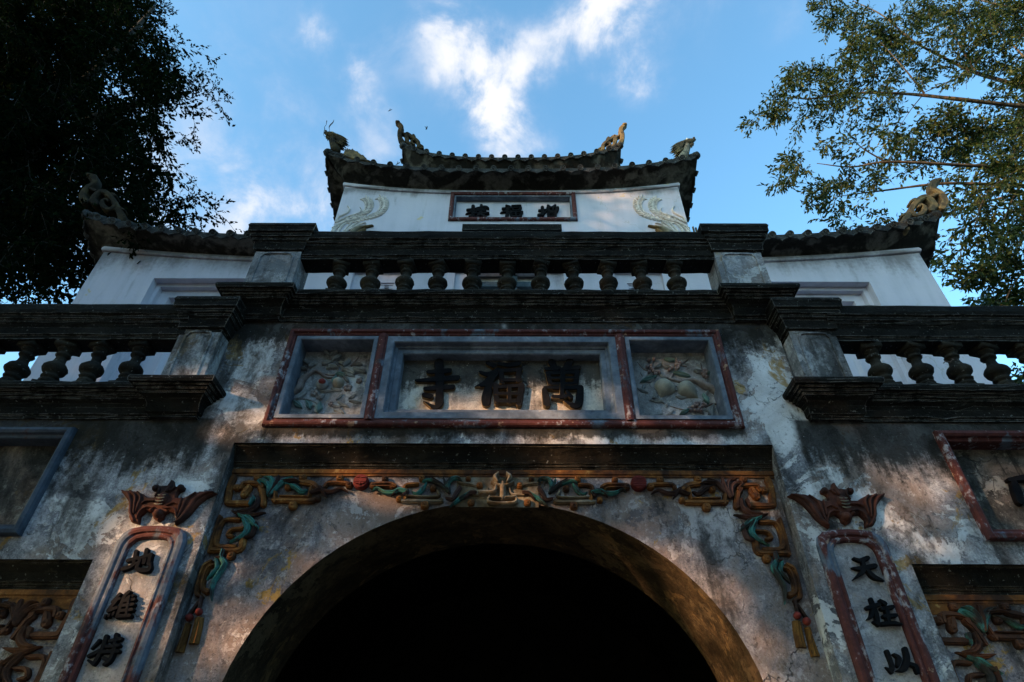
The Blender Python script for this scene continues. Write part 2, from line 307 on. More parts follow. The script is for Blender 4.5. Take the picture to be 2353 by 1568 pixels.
SEC_ROUND=[(-1,0),(-.92,-.45),(-.65,-.8),(-.25,-.97),(.25,-.97),(.65,-.8),(.92,-.45),(1,0)]
SEC_LEAF=[(-1,0),(-.9,-.55),(-.62,-.72),(-.42,-.5),(-.12,-1),(.12,-1),(.42,-.5),(.62,-.72),(.9,-.55),(1,0)]
SEC_RIDGE=[(-1,0),(-1,-.55),(-.72,-.75),(-.5,-.75),(-.42,-1),(.42,-1),(.5,-.75),(.72,-.75),(1,-.55),(1,0)]
def sweep(mb,pts,y0,depth,sec=SEC_FLAT,n=5,rel=False,round_ends=True,closed=False):
    """sweep a section along a stroke lying in an x-z plane at y0; depth towards the viewer (-y)"""
    P=catmull(pts,n); L=[]
    for i,p in enumerate(P):
        d=P[min(i+1,len(P)-1)][:2]-P[max(i-1,0)][:2]; l=np.hypot(*d); d=d/(l if l>1e-9 else 1)
        L.append((p[:2],d,p[2]/2))
    if round_ends:
        c,d,w=L[0]; pre=[(c-d*w*math.sin(a),d,w*math.cos(a)) for a in (1.45,1.1,.6)]
        c,d,w=L[-1]; post=[(c+d*w*math.sin(a),d,w*math.cos(a)) for a in (.6,1.1,1.45)]
        L=pre+L+post
    vs=[];fs=[];m=len(sec)
    for c,d,w in L:
        nx,nz=-d[1],d[0]; dd=depth*(w*2) if rel else depth*(1 if w>.004 else .7)
        for a,h in sec: vs.append((c[0]+nx*a*w,y0+h*dd,c[1]+nz*a*w))
    for i in range(len(L)-1):
        for j in range(m-1 if not closed else m):
            k=(j+1)%m; fs.append((i*m+j,i*m+k,(i+1)*m+k,(i+1)*m+j))
    fs.append(tuple(range(m))[::-1]); fs.append(tuple((len(L)-1)*m+j for j in range(m)))
    return mb.add(vs,fs)
def bar(mb,pts,yc,th,n=5,bev=.7):
    return sweep(mb,pts,yc,th,[(-1,-.32),(-.62,-.5),(.62,-.5),(1,-.32),(1,.32),(.62,.5),(-.62,.5),(-1,.32)],n,closed=True)
def tube(mb,pts,yc,ratio=1.0,n=4,k=10):
    sec=[(math.cos(2*math.pi*i/k),.5*ratio*math.sin(2*math.pi*i/k)) for i in range(k)]
    return sweep(mb,pts,yc,1.0,sec,n,rel=True,closed=True)
def ball(mb,x,y,z,rx,ry,rz,nu=12,nv=8,tip=None):
    vs=[];fs=[]
    for i in range(nv+1):
        th=math.pi*i/nv
        for j in range(nu):
            ph=2*math.pi*j/nu; v=[x+rx*math.sin(th)*math.cos(ph),y+ry*math.sin(th)*math.sin(ph),z+rz*math.cos(th)]
            if tip:
                dx,dz=tip[0]-x,tip[1]-z; l=math.hypot(dx,dz); q=((v[0]-x)*dx+(v[2]-z)*dz)/l
                s=max(0,q/max(rx,rz)); s=s**2.2; v[0]=v[0]*(1-s)+(tip[0])*s; v[2]=v[2]*(1-s)+tip[1]*s; v[1]=v[1]*(1-s)+y*s
            vs.append(v)
    for i in range(nv):
        for j in range(nu):
            fs.append((i*nu+j,i*nu+(j+1)%nu,(i+1)*nu+(j+1)%nu,(i+1)*nu+j))
    return mb.add(vs,fs)
def poly(mb,out,y0,d,bev=.25):
    """outline (x,z) as a plate standing d proud of y0 with a chamfer"""
    out=list(out); n=len(out)
    a=sum(out[i][0]*out[(i+1)%n][1]-out[(i+1)%n][0]*out[i][1] for i in range(n))
    if a<0: out=out[::-1]
    ins=[]
    for i in range(n):
        p=np.array(out[i-1]);q=np.array(out[i]);r=np.array(out[(i+1)%n]); t=r-p; t=t/(np.hypot(*t)+1e-9); ins.append(q+np.array((-t[1],t[0]))*d*bev)
    vs=[(x,y0,z) for x,z in out]+[(x,y0-d*.7,z) for x,z in out]+[(x,y0-d,z) for x,z in ins]
    fs=[]
    for i in range(n):
        j=(i+1)%n
        for k in (0,n): fs.append((i+k,j+k,j+k+n,i+k+n))
    fs.append(tuple(range(2*n,3*n)))
    return mb.add(vs,fs)
def cornice(mb,path,prof,z0=0,closed=False,cap=True,brk=None,jit=.0,step=.11):
    """sweep profile [(out,z)] along an xy path with mitred corners; out is to the right of travel.
    brk: per path point (dx,dy) added in full at the top of the profile, in part at its foot"""
    P=[np.array(p,float) for p in path]; n=len(P); m=len(prof); rows=[]
    zz=[q[1] for q in prof]; lo,hi=min(zz),max(zz); fk=[.30+.70*min(1,max(0,(z-lo)/(hi-lo)*1.6)) for z in zz]
    for i in range(n):
        if closed: a,c=P[i-1],P[(i+1)%n]
        else: a,c=P[max(i-1,0)],P[min(i+1,n-1)]
        d1=P[i]-a; d2=c-P[i]
        d1=d1/np.hypot(*d1) if np.hypot(*d1)>1e-9 else d2/np.hypot(*d2)
        d2=d2/np.hypot(*d2) if np.hypot(*d2)>1e-9 else d1
        n1=np.array((d1[1],-d1[0]));n2=np.array((d2[1],-d2[0])); o=(n1+n2)/(1+n1.dot(n2)) if n1.dot(n2)>-.9 else n1
        e=np.array(brk[i]) if brk else np.zeros(2)
        rows.append(np.array([(P[i][0]+o[0]*u-e[0]*(1-f),P[i][1]+o[1]*u-e[1]*(1-f),z+z0) for (u,z),f in zip(prof,fk)]))
    R2=[]
    for i in range(n if closed else n-1):
        A,B=rows[i],rows[(i+1)%n]; k=max(1,int(np.linalg.norm(A[0]-B[0])/step)) if jit else 1
        for t in range(k):
            q=A+(B-A)*t/k
            if jit and t>0:
                q=q+rng.normal(0,jit,(m,3))*np.array((.4,1,1))
                if rng.uniform()<.22:
                    c=int(rng.integers(3,m-1)); q[c,1:]+=np.array((abs(rng.normal(0,.008)),-abs(rng.normal(0,.006))))
            R2.append(q)
    if not closed: R2.append(rows[-1])
    N=len(R2); vs=np.concatenate(R2); fs=[]
    for i in range(N if closed else N-1):
        j=(i+1)%N
        for k in range(m-1): fs.append((i*m+k,j*m+k,j*m+k+1,i*m+k+1))
    if not closed and cap: fs.append(tuple(range(m))); fs.append(tuple((N-1)*m+k for k in range(m))[::-1])
    return mb.add(vs,fs)
def wallgrid(mb,x0,x1,z0,z1,y,holes):
    xs=sorted({x0,x1,*[h[0] for h in holes],*[h[1] for h in holes]}); zs=sorted({z0,z1,*[h[2] for h in holes],*[h[3] for h in holes]})
    xs=[x for x in xs if x0<=x<=x1]; zs=[z for z in zs if z0<=z<=z1]
    for i in range(len(xs)-1):
        for j in range(len(zs)-1):
            cx,cz=(xs[i]+xs[i+1])/2,(zs[j]+zs[j+1])/2
            if any(h[0]<cx<h[1] and h[2]<cz<h[3] for h in holes): continue
            mb.quad((xs[i],y,zs[j]),(xs[i+1],y,zs[j]),(xs[i+1],y,zs[j+1]),(xs[i],y,zs[j+1]))
def reveal(mb,h,y0,y1,sides='lrtb'):
    a,b_,c,d=h
    if 'l' in sides: mb.quad((a,y0,c),(a,y0,d),(a,y1,d),(a,y1,c))
    if 'r' in sides: mb.quad((b_,y0,c),(b_,y1,c),(b_,y1,d),(b_,y0,d))
    if 't' in sides: mb.quad((a,y0,d),(b_,y0,d),(b_,y1,d),(a,y1,d))
    if 'b' in sides: mb.quad((a,y0,c),(a,y1,c),(b_,y1,c),(b_,y0,c))
def frame(mb,x0,x1,z0,z1,prof):
    """picture frame: profile [(inset,y)] from the outer edge inwards, mitred"""
    vs=[];fs=[];m=len(prof)
    for cx,cz,sx,sz in ((x0,z0,1,1),(x1,z0,-1,1),(x1,z1,-1,-1),(x0,z1,1,-1)):
        for u,y in prof: vs.append((cx+sx*u,y,cz+sz*u))
    for i in range(4):
        j=(i+1)%4
        for k in range(m-1): fs.append((i*m+k,j*m+k,j*m+k+1,i*m+k+1))
    return mb.add(vs,fs)
TEMPLE=[(-0.504,4.443,0.072,-0.491,4.334,0.074,-0.478,4.208,0.065,),(-0.577,4.349,0.035,-0.493,4.354,0.053,-0.42,4.362,0.05,),(-0.659,4.266,0.028,-0.507,4.28,0.052,-0.354,4.293,0.056,),(-0.581,4.192,0.041,-0.475,4.201,0.048,-0.383,4.209,0.045,),(-0.48,4.224,0.059,-0.474,4.117,0.061,-0.472,4.057,0.063,-0.504,4.028,0.04,-0.589,4.083,0.007,),(-0.585,4.135,0.044,-0.54,4.124,0.047,)]
FORTUNE=[(-0.128,4.436,0.036,-0.079,4.412,0.05,),(-0.18,4.347,0.028,-0.125,4.327,0.046,-0.055,4.355,0.042,),(-0.048,4.363,0.057,-0.101,4.288,0.063,-0.15,4.237,0.052,-0.216,4.215,0.007,),(-0.091,4.28,0.038,-0.114,4.202,0.062,-0.127,4.118,0.074,-0.127,4.066,0.063,),(-0.077,4.237,0.028,-0.048,4.221,0.038,),(-0.04,4.424,0.036,0.035,4.412,0.044,0.11,4.429,0.047,),(-0.026,4.359,0.042,-0.011,4.253,0.042,),(-0.029,4.358,0.037,0.049,4.361,0.037,0.126,4.369,0.037,),(0.113,4.366,0.043,0.106,4.265,0.042,),(-0.005,4.268,0.036,0.12,4.269,0.036,),(-0.06,4.194,0.042,-0.048,4.066,0.041,),(-0.067,4.202,0.036,0.138,4.217,0.036,),(0.132,4.217,0.05,0.113,4.056,0.048,),(0.04,4.203,0.034,0.042,4.067,0.033,),(-0.05,4.14,0.028,0.113,4.14,0.028,),(-0.048,4.074,0.033,0.107,4.073,0.033,)]
MYRIAD=[(0.364,4.446,0.058,0.394,4.365,0.05,),(0.505,4.451,0.061,0.462,4.365,0.05,),(0.32,4.381,0.036,0.417,4.385,0.043,),(0.443,4.375,0.036,0.567,4.394,0.043,),(0.333,4.333,0.037,0.349,4.231,0.036,),(0.329,4.338,0.037,0.445,4.343,0.037,0.561,4.347,0.037,),(0.554,4.349,0.044,0.537,4.235,0.043,),(0.346,4.289,0.027,0.544,4.293,0.027,),(0.351,4.235,0.031,0.535,4.238,0.031,),(0.445,4.349,0.041,0.439,4.227,0.04,),(0.306,4.2,0.027,0.428,4.199,0.04,0.571,4.203,0.041,),(0.302,4.177,0.041,0.314,4.105,0.057,0.317,4.057,0.057,),(0.57,4.197,0.051,0.554,4.084,0.06,0.529,4.039,0.056,0.478,4.057,0.033,0.437,4.087,0.005,),(0.433,4.227,0.036,0.428,4.12,0.035,),(0.366,4.116,0.034,0.425,4.114,0.04,0.475,4.128,0.034,),(0.467,4.158,0.027,0.493,4.117,0.04,)]
TOWER=[(-0.654,8.974,0.043,-0.589,8.986,0.043,-0.52,8.999,0.043,),(-0.573,9.063,0.057,-0.571,8.936,0.055,-0.57,8.828,0.056,-0.627,8.828,0.014,),(-0.58,8.972,0.043,-0.62,8.912,0.038,-0.679,8.873,0.007,),(-0.56,8.96,0.033,-0.52,8.924,0.033,),(-0.449,9.076,0.048,-0.446,8.936,0.047,),(-0.505,9.008,0.038,-0.39,9.039,0.05,-0.342,9.003,0.033,),(-0.503,8.978,0.038,-0.388,8.982,0.038,),(-0.521,8.944,0.042,-0.387,8.948,0.042,),(-0.541,8.878,0.042,-0.438,8.886,0.038,-0.342,8.888,0.047,),(-0.456,8.936,0.042,-0.486,8.834,0.045,-0.534,8.799,0.009,),(-0.476,8.876,0.037,-0.421,8.834,0.047,-0.378,8.799,0.056,)]
FORTUNE2=[(-0.065,9.076,0.038,-0.018,9.052,0.038,),(-0.118,9.003,0.043,-0.003,9.015,0.043,),(-0.033,9.009,0.043,-0.086,8.936,0.04,-0.157,8.906,0.008,),(-0.048,8.973,0.047,-0.058,8.805,0.054,),(-0.029,8.955,0.033,0.006,8.939,0.033,),(0.024,9.061,0.038,0.144,9.07,0.038,),(0.024,9.009,0.028,0.044,8.949,0.028,),(0.021,9.013,0.03,0.156,9.02,0.03,),(0.148,9.013,0.034,0.129,8.949,0.034,),(0.036,8.946,0.028,0.136,8.952,0.028,),(-0.005,8.901,0.034,0.018,8.817,0.033,),(-0.009,8.904,0.031,0.175,8.912,0.031,),(0.167,8.907,0.038,0.138,8.808,0.037,),(0.014,8.811,0.031,0.14,8.809,0.031,),(0.079,8.91,0.024,0.079,8.815,0.024,),(0.006,8.862,0.019,0.152,8.86,0.019,)]
INCREASE=[(0.481,9.04,0.052,0.48,8.86,0.051,),(0.433,8.961,0.04,0.537,8.973,0.04,),(0.423,8.854,0.051,0.481,8.877,0.043,0.548,8.955,0.009,),(0.567,9.071,0.04,0.594,9.037,0.04,),(0.675,9.077,0.04,0.639,9.037,0.04,),(0.565,9.01,0.038,0.576,8.937,0.038,),(0.561,9.018,0.042,0.708,9.026,0.042,),(0.708,9.02,0.055,0.688,8.938,0.055,),(0.574,8.935,0.032,0.685,8.935,0.032,),(0.64,9.02,0.025,0.636,8.937,0.024,),(0.565,8.889,0.037,0.566,8.804,0.037,),(0.559,8.893,0.032,0.68,8.899,0.032,),(0.676,8.899,0.039,0.669,8.797,0.039,),(0.567,8.844,0.021,0.67,8.844,0.021,),(0.566,8.798,0.03,0.672,8.798,0.03,)]
HEAVEN=[(2.089,2.894,0.016,2.124,2.884,0.024,2.171,2.899,0.026,),(2.06,2.84,0.008,2.1,2.836,0.026,2.196,2.852,0.029,),(2.139,2.886,0.022,2.117,2.822,0.027,2.042,2.772,0.004,),(2.14,2.832,0.021,2.165,2.79,0.032,2.22,2.765,0.003,)]
PILLAR=[(2.105,2.662,0.023,2.107,2.589,0.028,2.096,2.531,0.025,),(2.067,2.616,0.022,2.139,2.636,0.022,),(2.094,2.607,0.019,2.071,2.57,0.018,2.045,2.556,0.004,),(2.078,2.542,0.016,2.095,2.529,0.016,),(2.154,2.655,0.018,2.171,2.641,0.028,),(2.146,2.611,0.022,2.208,2.622,0.022,),(2.143,2.571,0.022,2.207,2.577,0.022,),(2.116,2.532,0.021,2.181,2.537,0.022,2.222,2.53,0.01,),(2.172,2.615,0.023,2.154,2.538,0.022,)]
BY=[(2.094,2.392,0.024,2.095,2.323,0.021,2.08,2.299,0.021,),(2.079,2.295,0.019,2.06,2.318,0.006,),(2.125,2.379,0.014,2.144,2.36,0.027,2.122,2.323,0.014,),(2.195,2.405,0.026,2.186,2.357,0.029,2.15,2.31,0.027,2.107,2.3,0.004,),(2.184,2.336,0.019,2.215,2.322,0.026,2.214,2.294,0.019,)]
EARTH=[(-2.175,2.913,0.025,-2.164,2.854,0.025,),(-2.201,2.859,0.026,-2.15,2.875,0.026,),(-2.209,2.809,0.029,-2.172,2.822,0.025,-2.137,2.85,0.011,),(-2.113,2.921,0.027,-2.1,2.847,0.027,),(-2.141,2.87,0.023,-2.075,2.893,0.024,),(-2.077,2.892,0.025,-2.069,2.839,0.024,),(-2.127,2.86,0.022,-2.124,2.809,0.025,-2.055,2.804,0.029,-2.06,2.852,0.006,)]
TIE=[(-2.172,2.666,0.022,-2.191,2.627,0.022,),(-2.162,2.641,0.019,-2.192,2.624,0.019,),(-2.174,2.632,0.024,-2.197,2.58,0.024,),(-2.195,2.575,0.022,-2.158,2.592,0.022,),(-2.199,2.539,0.014,-2.2,2.553,0.015,),(-2.179,2.544,0.014,-2.179,2.556,0.015,),(-2.158,2.553,0.016,-2.157,2.566,0.016,),(-2.118,2.677,0.022,-2.134,2.647,0.022,-2.13,2.543,0.022,),(-2.085,2.657,0.018,-2.115,2.641,0.018,),(-2.123,2.627,0.021,-2.073,2.636,0.021,),(-2.121,2.602,0.02,-2.066,2.609,0.02,),(-2.119,2.574,0.02,-2.061,2.581,0.02,),(-2.125,2.545,0.022,-2.06,2.548,0.022,),(-2.103,2.652,0.016,-2.078,2.545,0.015,)]
SPECIAL=[(-2.182,2.421,0.022,-2.206,2.382,0.01,),(-2.152,2.442,0.025,-2.148,2.376,0.026,-2.16,2.313,0.025,),(-2.203,2.347,0.023,-2.152,2.375,0.023,),(-2.197,2.324,0.01,-2.16,2.306,0.018,),(-2.098,2.45,0.025,-2.083,2.385,0.025,),(-2.117,2.421,0.022,-2.068,2.431,0.022,),(-2.125,2.393,0.02,-2.062,2.398,0.02,),(-2.135,2.366,0.02,-2.053,2.369,0.02,),(-2.076,2.374,0.021,-2.08,2.327,0.023,-2.098,2.305,0.019,),(-2.117,2.335,0.018,-2.092,2.325,0.018,)]
FRET_A=[(0.049,3.385,0.02,0.066,3.348,0.02,0.141,3.341,0.02,),(0.105,3.407,0.035,0.156,3.417,0.03,0.229,3.426,0.03,),(0.349,3.303,0.03,0.371,3.294,0.03,0.596,3.297,0.03,),(0.376,3.366,0.02,0.377,3.328,0.018,0.57,3.33,0.015,),(0.582,3.367,0.025,0.584,3.31,0.025,),(0.517,3.416,0.028,0.585,3.409,0.03,0.602,3.377,0.025,),(0.663,3.403,0.028,0.703,3.42,0.028,0.82,3.415,0.028,),(0.681,3.386,0.013,0.707,3.395,0.013,0.798,3.396,0.013,)]
FRET_B=[(0.969,3.407,0.029,1.01,3.422,0.029,1.122,3.423,0.029,1.142,3.396,0.029,),(1.194,3.39,0.04,1.232,3.416,0.041,1.301,3.43,0.041,),(1.229,3.386,0.029,1.232,3.325,0.028,),(1.2,3.297,0.038,1.32,3.296,0.038,1.451,3.299,0.039,),(1.237,3.321,0.015,1.419,3.325,0.015,),(1.459,3.346,0.029,1.444,3.291,0.028,),(1.558,3.393,0.037,1.587,3.412,0.037,1.677,3.416,0.037,1.691,3.386,0.037,),(1.563,3.377,0.04,1.54,3.347,0.04,1.516,3.268,0.039,),(1.645,3.377,0.052,1.66,3.339,0.052,),(1.768,3.456,0.047,1.772,3.396,0.046,1.758,3.298,0.045,1.74,3.278,0.04,1.618,3.276,0.042,),(1.646,3.164,0.028,1.731,3.163,0.03,1.753,3.104,0.033,1.736,2.999,0.034,1.623,2.989,0.032,),(1.582,3.033,0.043,1.583,2.975,0.039,1.659,2.969,0.037,1.76,2.97,0.037,),(1.606,3.107,0.027,1.667,3.1,0.027,1.687,3.065,0.027,1.658,3.054,0.027,),(1.77,3.178,0.03,1.771,3.066,0.03,1.767,2.962,0.029,)]
FRET_C=[(1.697,2.881,0.028,1.741,2.861,0.029,1.748,2.779,0.029,1.734,2.735,0.03,1.704,2.72,0.038,),(1.74,2.894,0.032,1.771,2.861,0.029,1.766,2.72,0.028,1.723,2.688,0.018,)]
KNOBS=[(0.117,3.406,0.023,),(0.195,3.452,0.02,),(0.423,3.386,0.023,),(0.467,3.268,0.028,),(0.503,3.455,0.023,),(0.638,3.309,0.021,),(0.823,3.402,0.024,),(0.75,3.45,0.022,),(0.167,3.285,0.025,),(0.98,3.404,0.025,),(1.051,3.453,0.025,),(1.301,3.457,0.026,),(1.321,3.261,0.029,),(1.172,3.31,0.022,),(1.382,3.387,0.024,),(1.603,3.455,0.026,),(1.721,3.382,0.025,),(1.658,3.342,0.026,),(1.623,2.931,0.026,)]
MEDAL=[(0.904,3.425,0.05,)]
LEAF_T=[(0.31,3.354,0.015,0.328,3.408,0.031,0.308,3.449,0.032,0.264,3.456,0.028,0.235,3.431,0.008,),(0.31,3.352,0.012,0.341,3.408,0.026,0.36,3.461,0.004,),(0.315,3.352,0.012,0.371,3.408,0.026,0.434,3.455,0.004,),(0.32,3.353,0.01,0.385,3.412,0.025,0.45,3.437,0.025,0.495,3.427,0.006,),(0.468,3.414,0.01,0.495,3.371,0.03,0.527,3.341,0.026,0.558,3.356,0.006,),(0.147,3.354,0.03,0.184,3.348,0.027,0.213,3.306,0.005,),(0.184,3.351,0.015,0.242,3.308,0.028,0.303,3.252,0.003,),(0.596,3.359,0.03,0.645,3.367,0.035,0.678,3.352,0.03,0.736,3.352,0.023,0.787,3.377,0.018,0.816,3.359,0.003,),(0.645,3.366,0.026,0.69,3.328,0.005,),(0.586,3.359,0.02,0.606,3.338,0.028,),(1.643,3.192,0.022,1.584,3.169,0.045,1.509,3.111,0.016,),(1.608,3.169,0.033,1.568,3.103,0.044,1.588,3.054,0.032,1.652,3.009,0.006,),(1.677,2.959,0.026,1.68,2.923,0.032,1.704,2.917,0.01,),(1.68,2.957,0.032,1.677,2.919,0.027,1.647,2.876,0.033,1.666,2.815,0.031,1.68,2.755,0.024,1.657,2.667,0.004,),(1.702,2.901,0.025,1.684,2.851,0.026,1.72,2.784,0.005,)]
LEAF_B=[(0.248,3.385,0.03,0.272,3.344,0.031,0.29,3.308,0.026,0.328,3.313,0.018,),(0.975,3.349,0.003,1.026,3.377,0.021,1.078,3.357,0.026,1.128,3.357,0.032,1.168,3.382,0.021,),(1.165,3.381,0.03,1.115,3.318,0.007,),(1.168,3.369,0.034,1.217,3.35,0.024,),(1.485,3.328,0.017,1.454,3.388,0.035,1.414,3.435,0.033,1.365,3.454,0.009,),(1.418,3.43,0.029,1.358,3.436,0.029,1.308,3.422,0.007,),(1.396,3.405,0.017,1.332,3.386,0.032,1.281,3.35,0.03,1.247,3.363,0.007,),(1.49,3.328,0.014,1.467,3.399,0.035,1.46,3.468,0.006,),(1.497,3.328,0.017,1.484,3.394,0.035,1.511,3.448,0.033,1.555,3.455,0.006,),(1.503,3.334,0.014,1.512,3.394,0.032,1.552,3.43,0.03,1.585,3.425,0.027,1.555,3.393,0.007,),(1.552,3.305,0.028,1.552,3.259,0.04,1.596,3.22,0.04,1.651,3.214,0.026,),(1.59,3.305,0.028,1.6,3.257,0.009,),(1.483,3.208,0.006,1.547,3.196,0.029,1.623,3.197,0.034,1.698,3.215,0.009,),(1.523,3.135,0.022,1.532,3.065,0.033,1.566,3.042,0.009,),(1.721,2.685,0.014,1.714,2.617,0.014,),(1.728,2.657,0.014,1.759,2.587,0.014,)]
BEADS=[(1.71,2.603,0.021,),(1.755,2.573,0.022,)]
TASSEL=[(1.704,2.575,0.047,1.697,2.512,0.053,1.693,2.437,0.056,),(1.756,2.542,0.032,1.755,2.464,0.041,1.758,2.393,0.049,)]
URN=[(-0.067,3.424,0.015,-0.03,3.406,0.023,0.005,3.4,0.025,0.039,3.406,0.023,0.075,3.425,0.015,),(0.005,3.4,0.05,0.006,3.312,0.04,),(-0.081,3.309,0.022,-0.085,3.286,0.022,-0.056,3.274,0.022,0.007,3.271,0.022,0.069,3.274,0.022,0.097,3.287,0.022,0.093,3.31,0.022,),(-0.039,3.385,0.02,-0.054,3.351,0.02,-0.145,3.345,0.02,),(-0.076,3.309,0.013,-0.013,3.306,0.013,),(0.025,3.306,0.013,0.088,3.31,0.013,),(-0.03,3.419,0.02,-0.046,3.451,0.036,-0.031,3.47,0.026,),(0.038,3.42,0.02,0.053,3.452,0.036,0.038,3.47,0.026,)]
BAT=[(1.811,3.29,),(1.864,3.302,),(1.917,3.299,),(1.965,3.281,),(2.016,3.253,),(2.057,3.257,),(2.06,3.285,),(2.051,3.3,),(2.028,3.31,),(2.029,3.33,),(2.054,3.341,),(2.094,3.329,),(2.118,3.376,),(2.127,3.378,),(2.144,3.34,),(2.19,3.336,),(2.217,3.335,),(2.219,3.311,),(2.191,3.3,),(2.18,3.275,),(2.2,3.258,),(2.237,3.258,),(2.274,3.279,),(2.313,3.294,),(2.366,3.303,),(2.41,3.303,),(2.417,3.291,),(2.376,3.258,),(2.343,3.223,),(2.321,3.181,),(2.307,3.13,),(2.281,3.099,),(2.228,3.086,),(2.24,3.136,),(2.218,3.167,),(2.177,3.163,),(2.149,3.119,),(2.117,3.102,),(2.094,3.119,),(2.093,3.146,),(2.071,3.166,),(2.035,3.156,),(2.013,3.128,),(2.004,3.081,),(1.97,3.104,),(1.937,3.145,),(1.915,3.193,),(1.891,3.235,),(1.854,3.267,)]
BATRIB=[(1.827,3.29,0.01,1.875,3.283,0.024,1.927,3.242,0.031,1.947,3.179,0.031,1.974,3.118,0.027,1.998,3.091,0.01,),(1.939,3.285,0.011,1.98,3.242,0.021,1.987,3.18,0.021,1.991,3.111,0.01,),(2.014,3.246,0.014,2.012,3.207,0.019,2.006,3.159,0.014,),(2.085,3.201,0.014,2.051,3.218,0.014,2.01,3.2,0.007,),(2.088,3.18,0.014,2.053,3.183,0.017,2.02,3.162,0.015,1.998,3.118,0.007,),(2.406,3.294,0.014,2.36,3.269,0.025,2.324,3.216,0.021,2.301,3.154,0.021,2.26,3.102,0.014,),(2.356,3.294,0.014,2.31,3.258,0.018,2.295,3.209,0.017,2.276,3.147,0.01,),(2.307,3.287,0.014,2.274,3.251,0.017,2.27,3.202,0.017,2.268,3.16,0.007,),(2.165,3.184,0.014,2.212,3.188,0.017,2.242,3.16,0.017,2.244,3.113,0.007,),(2.18,3.229,0.014,2.227,3.229,0.016,2.252,3.209,0.007,),(2.12,3.369,0.007,2.115,3.332,0.021,2.125,3.3,0.028,),(2.196,3.333,0.011,2.176,3.304,0.018,2.185,3.261,0.01,),(2.081,3.321,0.011,2.099,3.303,0.021,)]
BATKNOB=[(2.048,3.321,0.022,),(2.208,3.317,0.021,),(2.131,3.243,0.042,),(2.123,3.146,0.03,),(2.11,3.156,0.014,),(2.173,3.168,0.012,)]
FINIAL_P=[(5.532,7.884,0.092,5.632,8.03,0.093,5.645,8.179,0.098,5.596,8.271,0.096,5.611,8.357,0.083,5.676,8.435,0.098,5.755,8.479,0.056,),(5.378,7.844,0.078,5.458,7.948,0.099,5.45,8.087,0.097,5.398,8.112,0.087,5.283,8.033,0.076,5.177,7.923,0.069,5.114,7.819,0.074,5.141,7.737,0.074,5.251,7.796,0.068,5.311,7.891,0.062,5.285,7.94,0.046,5.231,7.899,0.026,),(5.509,8.128,0.054,5.598,8.179,0.054,),(5.195,8.021,0.04,5.25,8.054,0.06,),(5.108,7.804,0.084,5.015,7.709,0.083,4.925,7.571,0.1,4.924,7.495,0.081,),(4.972,7.741,0.038,5.024,7.772,0.045,)]
FINIAL_T=[(1.817,10.721,0.085,1.887,10.874,0.08,1.912,11.061,0.081,1.903,11.188,0.082,1.935,11.276,0.077,1.998,11.365,0.066,),(1.663,10.631,0.045,1.75,10.767,0.065,1.778,10.92,0.075,1.782,11.006,0.067,1.699,10.92,0.066,1.602,10.812,0.063,1.55,10.721,0.059,1.54,10.601,0.067,),(1.614,10.661,0.034,1.672,10.729,0.048,1.666,10.797,0.04,1.636,10.778,0.023,),(1.811,10.982,0.043,1.864,11.029,0.044,),(1.637,10.905,0.04,1.663,10.951,0.052,),(1.472,10.616,0.039,1.51,10.653,0.045,),(1.469,10.571,0.05,1.538,10.579,0.067,)]
DRAGON={'neck':(2.669,9.803,0.158,2.721,9.931,0.131,2.768,10.055,0.113,2.786,10.154,0.099,),'head':(2.696,10.14,0.069,2.762,10.194,0.125,2.827,10.24,0.125,2.887,10.274,0.096,2.939,10.308,0.051,),'jaw':(2.767,10.114,0.054,2.829,10.14,0.065,2.876,10.174,0.055,2.904,10.2,0.025,),'spikes':[(2.733,10.18,0.055,2.622,10.107,0.059,2.496,10.012,0.004,),(2.719,10.14,0.05,2.615,10.061,0.054,2.506,9.989,0.004,),(2.714,10.114,0.045,2.616,10.022,0.049,2.538,9.944,0.004,),(2.695,10.087,0.044,2.622,9.97,0.049,2.547,9.896,0.004,),(2.685,9.983,0.044,2.614,9.918,0.039,2.554,9.87,0.004,),(2.761,10.234,0.045,2.73,10.284,0.004,),(2.714,10.2,0.045,2.68,10.237,0.004,),(2.665,10.134,0.045,2.632,10.154,0.004,),(2.833,10.121,0.045,2.812,10.022,0.005,),(2.869,10.154,0.04,2.852,10.071,0.005,),(2.893,10.18,0.03,2.889,10.127,0.005,)],'eye':[(2.799,10.251,0.017,)],'ridge':[(2.403,9.734,0.029,2.412,9.787,0.003,),(2.448,9.74,0.029,2.456,9.787,0.003,),(2.484,9.743,0.029,2.493,9.794,0.003,),(2.372,9.727,0.024,2.379,9.765,0.003,)]}
LFIN=[(-2.621,9.937,),(-2.621,10.02,),(-2.591,9.968,),(-2.58,10.029,),(-2.551,9.968,),(-2.539,9.999,),(-2.512,9.968,),(-2.488,10.005,),(-2.473,9.952,),(-2.444,9.958,),(-2.43,9.926,),(-2.397,9.932,),(-2.381,9.885,),(-2.349,9.875,),(-2.333,9.834,),(-2.304,9.839,),(-2.284,9.824,),(-2.27,9.778,),(-2.244,9.768,),(-2.232,9.722,),(-2.16,9.642,),(-2.424,9.702,),(-2.568,9.773,),(-2.63,9.854,)]
WHISK=[(-3.052,10.408,0.008,-3.09,10.474,0.008,-3.104,10.586,0.012,-3.106,10.643,0.015,-3.121,10.7,0.01,-3.108,10.769,0.01,-3.12,10.885,0.019,),(-3.01,10.575,0.008,-3.034,10.654,0.01,-3.044,10.711,0.022,-3.029,10.78,0.024,-3.008,10.838,0.021,-3.007,10.914,0.009,)]
